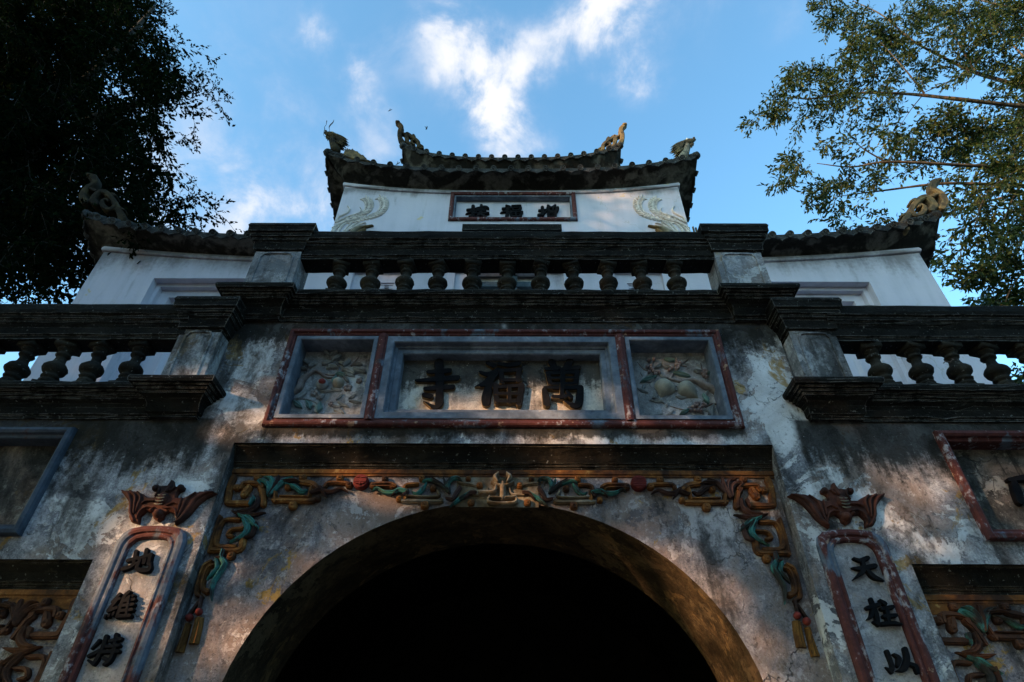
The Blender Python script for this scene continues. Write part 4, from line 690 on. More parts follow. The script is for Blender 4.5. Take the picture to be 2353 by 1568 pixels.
def baluster(x,z,parent,h):
    if len(BV)<6:                                # six castings, each worn and chipped differently
        M=baluster_mesh(); q=np.array(M.v); a=rng.normal(0,1,3); ph=rng.uniform(0,6,3)
        r=np.hypot(q[:,0],q[:,1])[:,None]+1e-6; wob=.0016*np.sin(q[:,2:3]*40+ph[0])+rng.normal(0,.0012,(len(q),1))
        for _ in range(int(rng.integers(2,5))):
            c=q[int(rng.integers(0,len(q)))]; dd_=np.linalg.norm(q-c,axis=1)[:,None]; wob=wob-.010*np.exp(-(dd_/.016)**2)
        q[:,:2]+=q[:,:2]/r*wob; M.v=[tuple(v) for v in q]; o=M.build('baluster','baluster_stone',parent,True); BV.append(o.data)
    else: o=bpy.data.objects.new('baluster',random.choice(BV)); link(o,parent)
    o.location=(x+random.uniform(-.006,.006),-.035,z); o.scale=(random.uniform(.95,1.04),random.uniform(.95,1.04),h/.402); o.rotation_euler=(random.uniform(-.02,.02),random.uniform(-.03,.03),random.uniform(-.35,.35)); return o
ZB=4.08
for s in (-1,1):
    pth=[(-5.6,0),(-2.45,0),(-2.45,-.085),(-2.135,-.085),(-2.135,.04)] if s<0 else [(2.135,.04),(2.135,-.085),(2.47,-.085),(2.47,0),(5.6,0)]
    m=MB(); cornice(m,pth,BASE,ZB,brk=[(0,-.085 if y_<-.05 else 0) for _,y_ in pth],jit=.0022); base=m.build('balcony_cornice','black_stone',gate)
    pillar(*((-2.44,-2.13) if s<0 else (2.135,2.475)),ZB,4.565,base)
    rl=rail(*((-5.6,-2.40) if s<0 else (2.44,5.6)),4.482,.32,gate)
    for k in range(10): baluster(s*(2.742+.2825*k)+(.01 if s>0 else 0),ZB,rl,.402)
    pillar(*((-5.55,-5.25) if s<0 else (5.25,5.55)),ZB,4.565,base)
ZU=4.985
m=MB(); cornice(m,[(-2.13,.6),(-2.13,-.08),(-1.79,-.08),(-1.79,0),(1.82,0),(1.82,-.08),(2.16,-.08),(2.16,.6)],BASE,ZU,brk=[(0,0),(0,-.08),(0,-.08),(0,0),(0,0),(0,-.08),(0,-.08),(0,0)],jit=.0022); ubase=m.build('upper_cornice','black_stone',gate)
pillar(-2.105,-1.72,ZU,5.42,ubase,-.135,.10); pillar(1.745,2.135,ZU,5.42,ubase,-.135,.10)
url=rail(-1.78,1.80,5.355,.295,gate)
for k in range(11): baluster(-1.389+.2796*k,ZU,url,.372)

# ================================================================== white pavilion behind
pav=empty('gate_pavilion',(0,0,0)); tag(pav,'whitewashed pavilion with flared tile roofs rising behind the dark balustrade','pavilion')
YS,HS=1.6,5.12; YT,HT=2.2,2.59
nl=(-4.31,-2.75,4.1,6.84); nr=(2.75,4.32,4.1,6.80); vl=(-1.90,-1.24,5.0,6.98); vr=(1.28,1.86,5.0,6.98); dd=(-.66,.66,4.98,6.98)
def topline(zc,zk,p): return lambda u: zc+(zk-zc)*abs(u)**p
wtopP=topline(7.12,7.36,3.0)
m=MB(); wallgrid(m,-HS,HS,4.05,7.05,YS,[nl,nr,vl,vr,dd])
for h in (nl,nr): reveal(m,h,YS,YS+.14)
for h in (vl,vr,dd): reveal(m,h,YS,YS+.10)
N=40
for i in range(N):
    ua,ub=-1+2*i/N,-1+2*(i+1)/N
    m.quad((ua*HS,YS,7.05),(ub*HS,YS,7.05),(ub*HS,YS,wtopP(ub)+.02),(ua*HS,YS,wtopP(ua)+.02))
for s in (-1,1): m.quad((s*HS,YS,4.05),(s*HS,YS+4.6,4.05),(s*HS,YS+4.6,7.38),(s*HS,YS,7.38))
m.build('pavilion_wall','whitewash',pav)
for h in (nl,nr):                               # stepped blind doors
    m=MB(); frame(m,*h,[(.0,YS+.10),(.05,YS+.10),(.05,YS+.17),(.16,YS+.17),(.17,YS+.25),(.25,YS+.25)]); m.quad((h[0],YS+.252,h[2]),(h[1],YS+.252,h[2]),(h[1],YS+.252,h[3]),(h[0],YS+.252,h[3]))
    dn=m.build('blind_door','whitewash',pav)
    m=MB(); frame(m,h[0]+.36,h[1]-.36,h[2],h[3]-.33,[(0,YS+.25),(.0,YS+.215),(.03,YS+.215),(.05,YS+.235),(.07,YS+.25)]); m.build('door_panel','whitewash',dn)
for h in (vl,vr):                               # pierced vent windows
    m=MB(); m.quad((h[0],YS+.32,h[2]),(h[1],YS+.32,h[2]),(h[1],YS+.32,h[3]),(h[0],YS+.32,h[3])); vw=m.build('vent_window','glyph_black',pav)
    m=MB(); frame(m,*h,[(0,YS+.06),(.15,YS+.06),(.15,YS+.08),(.17,YS+.08),(.17,YS+.14)]); m.build('window_frame','whitewash',vw)
    x0,x1=h[0]+.17,h[1]-.17; cw=(x1-x0)/2
    for iz in range(8):
        zc=h[3]-.17-cw*(iz+.5)
        if zc<5.9: break
        for ix in range(2):
            xc=x0+cw*(ix+.5); m=MB(); e=cw*.5; w=cw*.18
            for sx in (-1,1):
                for sz in (-1,1):               # corner blocks leave a cross-shaped hole
                    a,c=sorted((xc+sx*e,xc+sx*w)); q,t=sorted((zc+sz*e,zc+sz*w)); m.box(a,c,YS+.09,YS+.13,q,t)
            m.box(xc-e,xc+e,YS+.10,YS+.125,zc-e,zc-e+.022); m.box(xc-e,xc+e,YS+.10,YS+.125,zc+e-.022,zc+e); m.box(xc-e,xc-e+.02,YS+.10,YS+.125,zc-e,zc+e); m.box(xc+e-.02,xc+e,YS+.10,YS+.125,zc-e,zc+e)
            m.build('vent_block','whitewash',vw)
m=MB(); m.quad((dd[0],YS+.14,dd[2]),(dd[1],YS+.14,dd[2]),(dd[1],YS+.14,dd[3]),(dd[0],YS+.14,dd[3])); dr=m.build('upper_door','panel_pale',pav)
for s in (-1,1):
    m=MB(); m.box(*sorted((s*.66,s*.46)),YS+.05,YS+.14,4.98,6.98); m.build('door_reveal','whitewash',dr)
m=MB(); m.box(-.44,.58,YS+.06,YS+.12,6.77,6.85); m.box(-.44,-.38,YS+.06,YS+.12,4.98,6.78); m.box(.52,.58,YS+.06,YS+.12,4.98,6.78); m.box(.04,.10,YS+.07,YS+.125,4.98,6.98); m.build('door_frame','wood_blue',dr)

# third storey
wtopT=topline(9.30,9.51,2.6)
sg=(-.92,.985,8.63,9.285)
m=MB(); wallgrid(m,-HT,HT,7.0,9.29,YT,[(sg[0]+.03,sg[1]-.03,sg[2]+.03,sg[3]-.03)])
for i in range(N):
    ua,ub=-1+2*i/N,-1+2*(i+1)/N
    m.quad((ua*HT,YT,9.29),(ub*HT,YT,9.29),(ub*HT,YT,wtopT(ub)+.02),(ua*HT,YT,wtopT(ua)+.02))
for s in (-1,1): m.quad((s*HT,YT,7.0),(s*HT,YT+3.4,7.0),(s*HT,YT+3.4,9.55),(s*HT,YT,9.55))
m.build('tower_wall','whitewash',pav)
m=MB(); frame(m,*sg,[(0,YT),(0,YT-.03),(.01,YT-.042),(.035,YT-.046),(.055,YT-.035),(.062,YT-.015),(.062,YT+.02)]); sf=m.build('sign_frame','frame_red',pav)
m=MB(); frame(m,sg[0]+.062,sg[1]-.062,sg[2]+.062,sg[3]-.062,[(0,YT-.012),(.02,YT-.012),(.024,YT),(.024,YT+.10)]); m.build('sign_lip','frame_blue',sf)
m=MB(); m.quad((sg[0],YT+.09,sg[2]),(sg[1],YT+.09,sg[2]),(sg[1],YT+.09,sg[3]),(sg[0],YT+.09,sg[3])); sfield=m.build('sign_field','whitewash',pav)
for s in (TOWER,FORTUNE2,INCREASE): glyph(s,YT+.089,.035,sfield)
m=MB(); m.box(-.69,.735,YT-.10,YT+.01,8.33,8.45); m.build('window_hood','black_stone',pav)
# phoenixes in relief
for s in (1,-1):
    ph=None
    for st in PLUME:
        p=stroke_pts(st,s); C=catmull(p,6)
        m=MB(); sweep(m,[(x,z,w*.62) for x,z,w in p],YT,.010,SEC_ROUND,6); o=m.build('phoenix_relief' if ph is None else 'plume','cream_relief',pav if ph is None else ph,True)
        if ph is None: ph=o
        m=MB(); sweep(m,[(x,z,.014) for x,z,w in p],YT-.009,.008,SEC_ROUND,6); m.build('quill','cream_relief',ph,True)
        m=MB(); cnt=0; acc=0
        for i in range(2,len(C)-6):
            d=C[i+1][:2]-C[i-1][:2]; d/=np.hypot(*d); nrm=np.array((-d[1],d[0])); w=C[i][2]
            acc+=np.hypot(*(C[i+1][:2]-C[i][:2]))
            if acc<.034: continue
            acc=0
            for sd in (-1,1):
                a=C[i][:2]+nrm*sd*w*.16; t=C[i][:2]+nrm*sd*w*.62-d*.055; mid=(a+t)/2+nrm*sd*.008-d*-.004
                sweep(m,[(a[0],a[1],.016),(mid[0],mid[1],.024),(t[0],t[1],.007)],YT-.001,.017+.001*(cnt%3),SEC_ROUND,3); cnt+=1
        m.build('barb_row','cream_relief',ph,True)
    for i,st in enumerate(TENDRIL):
        m=MB(); sweep(m,stroke_pts(st,s),YT,.028+.002*(i%3),SEC_ROUND,5); m.build('feather','cream_relief',ph,True)
    for i,st in enumerate(BIRD):
        m=MB(); sweep(m,stroke_pts(st,s),YT,.05+.004*i,SEC_ROUND,5); m.build(('upper_beak','lower_beak','head')[i],'carved_pale' if i==2 else 'carved_ochre',ph,True)

# ---- flared roofs
DISC=None; DRIP=None
def disc_mesh():
    m=MB(); n=14; r=.046
    vs=[(r*math.cos(2*math.pi*k/n),y,r*math.sin(2*math.pi*k/n)) for y in (-.035,.30) for k in range(n)]+[(r*.72*math.cos(2*math.pi*k/n),-.035,r*.72*math.sin(2*math.pi*k/n)) for k in range(n)]+[(r*.62*math.cos(2*math.pi*k/n),-.026,r*.62*math.sin(2*math.pi*k/n)) for k in range(n)]
    fs=[(k,(k+1)%n,n+(k+1)%n,n+k) for k in range(n)]+[((k+1)%n,k,2*n+k,2*n+(k+1)%n) for k in range(n)]+[(2*n+(k+1)%n,2*n+k,3*n+k,3*n+(k+1)%n) for k in range(n)]+[tuple(range(3*n,4*n))[::-1]]
    m.add(vs,fs); ball(m,0,-.028,0,.016,.008,.016,8,5); return m
def drip_mesh():
    m=MB(); w=.10; out=[(-w,.02),(-w*.9,-.012),(-w*.6,-.026),(-w*.35,-.034),(-w*.18,-.046),(0,-.06),(w*.18,-.046),(w*.35,-.034),(w*.6,-.026),(w*.9,-.012),(w,.02)]
    poly(m,out,.012,.02,.15); return m
def roof(name,hx,yw,depth,wt,o,ec,pc,et,pt,inner,rise,spacing,mat='eave_underside',tiplift=(0,0),nd=None):
    """eaved roof: wt wall-top height by u, ec/et eave height at centre and tip"""
    global DISC,DRIP
    root=empty('x'); bpy.data.objects.remove(root)
    cyc=yw+depth/2; hd=depth/2
    def eave(u,side):
        lift=(tiplift[0] if u<0 else tiplift[1])*abs(u)**6 if side=='f' else 0
        return ec+(et-ec)*abs(u)**pc+lift
    def ring(side,u,k):
        # k: 0 wall top, 1..4 cove, 5 eave lower edge, 6 eave upper edge, 7 slope, 8 ridge line
        zw=wt(u); ze=eave(u,side)
        if side in 'fb': a,hh=u*hx,hx
        else: a,hh=u*hd,hd
        ov={0:-.01,1:.02,2:.10,3:.45,4:.82,5:1.0,6:1.03,7:-1.2,8:-inner}[k]
        e=1
        off=(o*ov*e if k<8 else -inner)
        frac={0:0,1:.0,2:.06,3:.30,4:.72,5:1,6:1,7:1,8:1}[k]
        z=zw+(ze-zw)*frac+{0:.0,1:.03,2:.045,3:.05,4:.03,5:0,6:.055,7:.055+o*1.3,8:rise}[k]
        if k==8: z=max(ec,ze-.2)*0+ec+rise
        t=a*(1+off/hh); d=(hd if side in 'fb' else hx)+off
        if side=='f': return (t,cyc-d,z)
        if side=='b': return (-t,cyc+d,z)
        if side=='r': return (d,cyc+t,z)
        return (-d,cyc-t,z)
    us=[-1+2*i/36 for i in range(37)]
    ks=range(9); m=MB(); mt=MB()
    for side in 'frbl':
        for i in range(36):
            for k in range(8):
                q=[ring(side,us[i],k),ring(side,us[i+1],k),ring(side,us[i+1],k+1),ring(side,us[i],k+1)]
                (m if k<5 else mt).add(q,[(0,1,2,3)])
    top=[ring('f',-1,8),ring('f',1,8),ring('b',-1,8),ring('b',1,8)]; mt.add(top,[(0,1,2,3)])
    und=m.build(name,mat,pav,True); tp=mt.build('roof_slope','tile_stone',und)
    mm=MB()                                    # thin white bead where wall meets eave
    for side in 'frl':
        for i in range(36):
            P=[]
            for u in (us[i],us[i+1]):
                for dz,off in ((-.045,.0),(-.045,.022),(-.03,.03),(0,.03),(.03,.02)):
                    a=u*(hx if side=='f' else hd); hh=hx if side=='f' else hd; t=a*(1+off/hh); d=(hd if side=='f' else hx)+off; z=wt(u)+dz
                    P.append((t,cyc-d,z) if side=='f' else ((d,cyc+t,z) if side=='r' else (-d,cyc-t,z)))
            mm.add(P,[(j,5+j,6+j,1+j) for j in range(4)])
    mm.build('wall_bead','whitewash',und,True)
    for side in 'frl':
        half=(hx if side=='f' else hd)+o; n=int(round(2*half/spacing))
        for j in range(n+1):
            u=-1+2*j/n if (side!='f' or nd is None) else (j-n/2)*spacing/half
            if abs(u)>.995: continue
            x,y,z=ring(side,u,6); zz=ring(side,u+.01,6)[2]-ring(side,u-.01,6)[2]
            rz={'f':0,'r':math.pi/2,'l':-math.pi/2}[side]
            if DISC is None: DISC=disc_mesh().build('tile_end','tile_stone',und); ob=DISC
            else: ob=bpy.data.objects.new('tile_end',DISC.data); link(ob,und)
            ob.location=(x,y,z-.008); ob.rotation_euler=(R(28)+random.uniform(-.04,.04),random.uniform(-.1,.1),rz)
            u2=u+spacing/half/2
            if abs(u2)<.99:
                x,y,z=ring(side,u2,5); sl=(ring(side,min(u2+.02,1),5)[2]-ring(side,max(u2-.02,-1),5)[2])/(.04*half)
                if DRIP is None: DRIP=drip_mesh().build('drip_tile','tile_stone',und); ob=DRIP
                else: ob=bpy.data.objects.new('drip_tile',DRIP.data); link(ob,und)
                ob.location=(x,y,z+.012); ob.rotation_euler=(random.uniform(-.05,.05),-math.atan(sl),rz); k=spacing/.22*random.uniform(.95,1.05); ob.scale=(k,1,random.uniform(.8,1.1))
    for sx in (-1,1):                           # lumpy hip ridge running up to each flying corner
        m=MB(); tip=ring('f',sx,6); inn=ring('f',sx*.86,6)
        p0=np.array(tip)+np.array((-sx*.02,.02,.0)); p1=np.array((sx*(hx+o)*.80,yw-o*.9,ring('f',sx*.8,6)[2]+.0))
        for t in np.linspace(0,1,11):
            c=p0*(1-t)+p1*t; c[2]=ring('f',sx*(1-(1-.8)*t),6)[2]+.02
            rr_=.062*(1-.35*t)*random.uniform(.85,1.15); ball(m,c[0],c[1]+.02,c[2],rr_*1.25,rr_*1.1,rr_*.8,9,6)
        m.build('corner_ridge','tile_stone',und,True)
        m=MB(); a=np.array(tip); 
        tubev=[a+np.array((sx*.02,-.03,.0)),a+np.array((sx*.06,-.05,.05))]
        ball(m,a[0]-sx*.01,a[1]+.0,a[2]+.0,.042,.042,.065,10,7); m.build('corner_tile','tile_stone',und,True)
    return und,ring
rp,ringP=roof('pavilion_roof',HS,YS,4.6,wtopP,.27,7.235,5,7.66,3,1.6,1.35,.222)
rt,ringT=roof('tower_roof',HT,YT,3.4,wtopT,.30,9.43,3.0,9.80,3,.95,1.0,.258,tiplift=(.08,0))
wtopU=topline(10.02,10.14,2.6)
m=MB(); m.box(-1.52,1.52,2.62,4.9,9.6,10.02); m.build('lantern_wall','whitewash',pav)
ru,ringU=roof('upper_roof',1.54,2.60,2.4,wtopU,.31,10.30,3.0,10.66,3,.9,.9,.222)

# ================================================================== finials and dragons standing on the roof corners
def finial(sts,s,yc,th,dx,dz,label,ymid):
    cm='carved_ochre' if s>0 else 'carved_dark'
    x0,z0=sts[0][0],sts[0][1]
    base=(s*x0+dx,yc,z0+dz); e=empty('roof_finial',base); tag(e,label,'finial','scroll finials on the roof corners')
    for i,st in enumerate(sts):
        m=MB(); p=[(x-base[0],z-base[2],w) for x,z,w in stroke_pts(st,s,dx,dz)]
        sweep(m,p,0,th*(1-.04*i),[(-1,-.36),(-.62,-.5),(.62,-.5),(1,-.36),(1,.36),(.62,.5),(-.62,.5),(-1,.36)],5,closed=True)
        m.build('scroll' if i else 'dragon_tail',cm,e)
    x,z,w=stroke_pts(sts[0],s,dx,dz)[-1]; m=MB()
    ball(m,x-base[0]-s*.02,-th*.42,z-base[2]-.02,w*.55,.03,w*.5,12,8); m.build('scroll_eye',cm,e,True)
    return e
finial(FINIAL_P,1,1.40,.13,0,0,'ochre scroll finial on right wing roof corner, in front of leafy branches',0)
finial(FINIAL_P,-1,1.40,.13,0,.10,'dark ochre scroll finial on left wing roof corner, against the dark tree',0)
finial(FINIAL_T,1,2.32,.10,0,0,'upright ochre scroll finial at right end of the topmost roof',0)
finial(FINIAL_T,-1,2.32,.10,-.04,.08,'dark upright scroll finial at left end of the topmost roof',0)
def dragon(s,dx,dz,label,left=False):
    cm='carved_ochre' if s>0 else 'carved_dark'
    Y=1.92; n0=DRAGON['neck']; base=(s*n0[0]+dx,Y,n0[1]+dz); e=empty('dragon_statue',base); tag(e,label,'statue','dragon heads on the tower roof')
    def L(st): return [(x-base[0],z-base[2],w) for x,z,w in stroke_pts(st,s,dx,dz)]
    m=MB(); tube(m,L(DRAGON['neck']),0,.9,4,14); m.build('neck','carved_pale' if s>0 else 'carved_dark',e,True)
    m=MB(); tube(m,L(DRAGON['head']),0,.85,4,14); hd=m.build('head',cm,e,True)
    m=MB(); tube(m,L(DRAGON['jaw']),0,.8,4,12); m.build('jaw',cm,hd,True)
    for i,st in enumerate(DRAGON['spikes']):
        if i<5:
            for k in (-1,0,1):
                m=MB(); tube(m,L(st),k*.05,.5,4,7); m.build('mane_lock',cm,hd,True)
        else:
            m=MB(); tube(m,L(st),0,.7,3,7); m.build('crest_spike' if i<8 else 'beard_lock',cm,hd,True)
    x,z,r=DRAGON['eye'][0]
    for k in (-1,1):
        m=MB(); ball(m,s*x+dx-base[0],k*.052,z+dz-base[2],r*1.1,r*.8,r*.8,8,6); m.build('eye','white_eye',hd,True)
        m=MB(); x2,z2,w2=L(DRAGON['head'])[4]; ball(m,x2-s*.01,k*.022,z2+.02,.02,.016,.018,8,6); m.build('nostril',cm,hd,True)
    if left:
        m=MB(); poly(m,[(x-base[0],z-base[2]) for x,z in LFIN],.05,.10,.2); m.build('body_coil','carved_ochre',e)
        for st in WHISK:
            m=MB(); tube(m,[(x-base[0]+.035,z-base[2]-.02,w*.8) for x,z,w in stroke_pts(st)],0,1,4,6); m.build('whisker','wire_rust',e,True)
    else:
        for st in DRAGON['ridge']:
            m=MB(); tube(m,L(st),0,.6,3,6); m.build('back_spike',cm,e,True)
    return e
dragon(1,0,0,'ochre dragon head statue on right corner of the tower roof')
dragon(-1,-.10,.20,'dark dragon head statue with two thin whiskers on left tower roof corner',True)

# ================================================================== small loose things
def wire(label,pts,r):
    b0=pts[0]; e=MB(); k=6; vs=[];fs=[]
    for i,p in enumerate(pts):
        for j in range(k): vs.append((p[0]-b0[0]+r*math.cos(j*math.pi/3),p[1]-b0[1],p[2]-b0[2]+r*math.sin(j*math.pi/3)))
    for i in range(len(pts)-1):
        for j in range(k): fs.append((i*k+j,i*k+(j+1)%k,(i+1)*k+(j+1)%k,(i+1)*k+j))
    e.add(vs,fs); o=e.build('bent_wire','wire_rust'); o.location=b0; tag(o,label,'wire')
wire('thin rusty wire bent out from a baluster right of the gate',[(3.27,-.09,4.335),(3.265,-.11,4.315),(3.24,-.12,4.30),(3.225,-.115,4.285),(3.19,-.12,4.29),(3.155,-.13,4.262)],.0035)
wire('tangled thin wire lying on the upper balcony ledge beside middle balusters',[(.06,-.10,4.99),(.10,-.11,5.012),(.15,-.10,5.002),(.13,-.11,4.992),(.19,-.10,5.006),(.23,-.11,4.991)],.0035)
for x,h,l in ((2.565,8.27,'taller of two cut wood stakes beside the right roof pillar'),(2.60,8.245,'shorter of two cut wood stakes beside the right roof pillar')):
    m=MB(); k=8; r=.014
    vs=[(r*random.uniform(.85,1.15)*math.cos(j*math.pi/4),r*math.sin(j*math.pi/4),z+(random.uniform(-.01,.01) if z>0 else 0)) for z in (0,.3,h-7.7) for j in range(k)]
    m.add(vs,[(a*k+j,a*k+(j+1)%k,(a+1)*k+(j+1)%k,(a+1)*k+j) for a in range(2) for j in range(k)]+[tuple(range(2*k,3*k))]); o=m.build('wood_stake','carved_ochre'); o.location=(x,2.0,7.7); tag(o,l,'stake')
def insect(x,y,z,rz,label):
    e=empty('dragonfly',(x,y,z)); e.rotation_euler=(.3,rz,rz); tag(e,label,'insect','dragonflies in the air')
    m=MB(); tube(m,[(-.03,0,.006),(-.005,0,.010),(.015,0,.014),(.022,0,.008)],0,1,3,6); m.build('body','insect_dark',e,True)
    for k in (-1,1):
        for dx in (0,.010):
            m=MB(); m.add([(dx,0,.003),(dx+.006,k*.012,.003),(dx+.004,k*.04,.004),(dx-.004,k*.038,.004),(dx-.003,k*.01,.003),(dx,0,.0035)],[(0,1,2,3,4)]); m.build('wing','insect_dark',e)
insect(-1.91,1.5,10.48,1.45,'tiny dragonfly high in the sky above the left scroll finial')
insect(-1.29,1.5,9.97,.6,'tiny dragonfly to the right of the left scroll finial')
insect(-1.61,1.5,9.06,1.3,'tiny dragonfly just above the left part of the tower eave')
# ================================================================== trees
def leaves(name,C,D,size,mat,parent,droop=.5,aspect=.42):
    """C leaf base points, D twig directions; every leaf a folded pointed blade (two quads)"""
    n=len(C); d=D+rng.normal(0,.55,(n,3)); d[:,2]-=droop; d/=np.linalg.norm(d,axis=1)[:,None]
    r=rng.normal(0,1,(n,3)); s=np.cross(d,r); s/=np.linalg.norm(s,axis=1)[:,None]; nn=np.cross(s,d)
    L=size*rng.uniform(.65,1.2,n)[:,None]; W=L*aspect*.5
    a=C; b_=C+d*L*.45+s*W+nn*L*.06; c=C+d*L-nn*L*.08; e=C+d*L*.45-s*W+nn*L*.06
    V=np.stack([a,b_,c,e],1).reshape(-1,3).astype(np.float32)
    me=bpy.data.meshes.new(name); me.vertices.add(4*n); me.vertices.foreach_set('co',V.ravel())
    me.loops.add(6*n); base=np.arange(n)[:,None]*4; me.loops.foreach_set('vertex_index',(base+np.array([0,1,2,0,2,3])).ravel().astype(np.int32))
    me.polygons.add(2*n); me.polygons.foreach_set('loop_start',np.arange(2*n,dtype=np.int32)*3); me.polygons.foreach_set('loop_total',np.full(2*n,3,np.int32))
    at=me.attributes.new('hue','FLOAT','POINT'); at.data.foreach_set('value',np.repeat(np.clip(rng.beta(2,2.4,n),0,1),4).astype(np.float32))
    me.update(calc_edges=True); me.materials.append(MAT[mat]); o=bpy.data.objects.new(name,me); link(o,parent); o['kind']='stuff'; return o
def limb(P,r0,r1,name,mat,parent,k=7):
    P=[np.array(p,float) for p in P]; q=[2*P[0]-P[1]]+P+[2*P[-1]-P[-2]]; S=[]
    for i in range(1,len(q)-2):
        for t in np.linspace(0,1,6)[:-1]:
            a,b_,c,d=q[i-1],q[i],q[i+1],q[i+2]; S.append(.5*((2*b_)+(c-a)*t+(2*a-5*b_+4*c-d)*t*t+(3*b_-a-3*c+d)*t**3))
    S.append(P[-1]); n=len(S); m=MB(); vs=[];fs=[]
    for i,p in enumerate(S):
        d=S[min(i+1,n-1)]-S[max(i-1,0)]; d/=np.linalg.norm(d); u=np.cross(d,(0.3,.2,1)); u/=np.linalg.norm(u); v=np.cross(d,u); r=r0+(r1-r0)*i/(n-1); r*=random.uniform(.92,1.08)
        for j in range(k): vs.append(p+r*(u*math.cos(2*math.pi*j/k)+v*math.sin(2*math.pi*j/k)))
    for i in range(n-1):
        for j in range(k): fs.append((i*k+j,i*k+(j+1)%k,(i+1)*k+(j+1)%k,(i+1)*k+j))
    m.add(vs,fs); o=m.build(name,mat,parent,True); return S
def sample_at(px,py,y):
    v=rr*((px-1176.5)/1401.37)-uu*((py-784)/1401.37)+f_; t=(y-CAM[1])/v.y; return np.array((CAM[0]+v.x*t,y,CAM[2]+v.z*t))
def spray(p,d,L,nl,droop,out):
    """a leafy twig: curved line with leaves alternating on it"""
    q=p.copy(); dd=d/np.linalg.norm(d); step=L/nl
    for i in range(nl):
        dd=dd+np.array((0,0,-droop*step))+rng.normal(0,.06,3); dd/=np.linalg.norm(dd); q=q+dd*step
        out.append((q.copy(),dd.copy()))
    return q
def twigs(paths,r,name,mat,parent):
    m=MB()
    for P in paths:
        vs=[];fs=[]
        for i,p in enumerate(P):
            for j in range(3): a=j*2.094; vs.append((p[0]+r*math.cos(a),p[1]+r*math.sin(a)*.6,p[2]+r*math.sin(a)))
        for i in range(len(P)-1):
            for j in range(3): fs.append((i*3+j,i*3+(j+1)%3,i*3+3+(j+1)%3,i*3+3+j))
        m.add(vs,fs)
    o=m.build(name,mat,parent); o['kind']='stuff'; return o

def bough(p,d,L,out,tw,droop,nl=8,side=.34,nodes=7):
    """a hanging branchlet: a curved stem that carries short leafy side twigs in two ranks, thinning to its tip"""
    q=p.copy(); dd=d/np.linalg.norm(d); st=L/nodes; line=[p.copy()]
    for i in range(nodes):
        dd=dd+np.array((0,0,-droop*st))+rng.normal(0,.09,3); dd/=np.linalg.norm(dd); q=q+dd*st; line.append(q.copy())
        k=1-.55*i/nodes
        for sgn in (-1,1):
            sd=np.cross(dd,rng.normal(0,1,3)); sd/=np.linalg.norm(sd)+1e-9
            s0=len(out); spray(q,dd*.75+sd*.8,side*k*rng.uniform(.6,1.1),max(3,int(nl*k)),droop*.9,out)
            if rng.uniform()<.4: tw.append([q.copy()]+[z for z,_ in out[s0::3]])
    for _ in range(3): out.append((q.copy(),dd.copy()))
    tw.append(line)
def foliage(blobs,yb,ysp,size,per,mat,tree,outward,droop,twmat,L0=.7,nl=8,side=.34,spread=.45):
    out=[];tw=[]
    for (px,py,r) in blobs:
        c=sample_at(px,py,yb+rng.uniform(-ysp,ysp)); dist=np.linalg.norm(c-np.array(CAM)); R_=r*dist/1401.
        for k in range(max(1,int(round(per*R_**2)))):
            a=rng.normal(0,1,3); a/=np.linalg.norm(a); a*=rng.uniform(0,1)**(1/2.2); p=c+a*np.array((R_,R_,R_*.8))
            d=np.array(outward,float)+rng.normal(0,spread,3)+a*.4; d/=np.linalg.norm(d)
            bough(p-d*L0*.5,d,L0*rng.uniform(.6,1.15),out,tw,droop,nl,side)
    C=np.array([o[0] for o in out]); D=np.array([o[1] for o in out])
    leaves('crown',C,D,size,mat,tree,.45,.52 if 'dark' in mat else .42)
    if tw: twigs(tw,.0035,'twigs',twmat,tree)
    print('LEAVES',len(C)); return len(C)
# ---- dark tree on the left
T1=empty('leafy_tree',(-11.0,4.0,0)); T1.location=(0,0,0); tag(T1,'dense dark green tree behind the left wing, its twigs hanging against the sky','tree')
tk=limb([(-11,4.2,0),(-10.8,4.1,4),(-10.9,3.8,8),(-10.4,3.6,12),(-10.6,3.4,16)],.42,.16,'trunk','bark_dark',T1,10)
for P in ([(-10.9,3.8,8),(-9,3.2,10),(-7.4,3,11.6)],[(-10.7,3.7,10),(-8.6,3,12.5),(-6.8,3,13.8)],[(-10.8,3.8,7),(-9,3.2,8.6),(-6.6,3,9.6)],[(-10.4,3.6,12),(-9.2,3,15),(-8.9,2.8,17.5)],[(-10.9,3.8,9),(-13,3.5,11),(-14.5,3.2,13)]): limb(P,.16,.03,'limb','bark_dark',T1)
bl=[]
# mass of the crown, as the camera sees it, then its ragged edge
for x in range(-160,420,46):
    for y in range(-160,625,46):
        edge=[(-200,400),(0,372),(60,352),(110,420),(180,480),(230,440),(270,430),(310,400),(380,425),(440,420),(490,470),(540,480),(600,300),(640,240),(690,120)]
        ex=np.interp(y,[e[0] for e in edge],[e[1] for e in edge])
        if x<ex-62: bl.append((x+rng.uniform(-20,20),y+rng.uniform(-20,20),rng.uniform(34,58)))
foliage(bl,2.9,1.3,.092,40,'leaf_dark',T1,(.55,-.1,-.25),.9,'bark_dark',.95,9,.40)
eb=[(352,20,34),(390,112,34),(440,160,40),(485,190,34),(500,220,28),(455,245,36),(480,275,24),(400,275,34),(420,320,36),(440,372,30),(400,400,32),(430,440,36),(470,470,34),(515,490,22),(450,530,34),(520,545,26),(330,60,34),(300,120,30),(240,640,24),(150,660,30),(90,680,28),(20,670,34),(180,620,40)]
foliage(eb,3.0,.5,.078,16,'leaf_dark',T1,(.95,-.1,-.22),.7,'bark_dark',1.0,7,.22,.28)
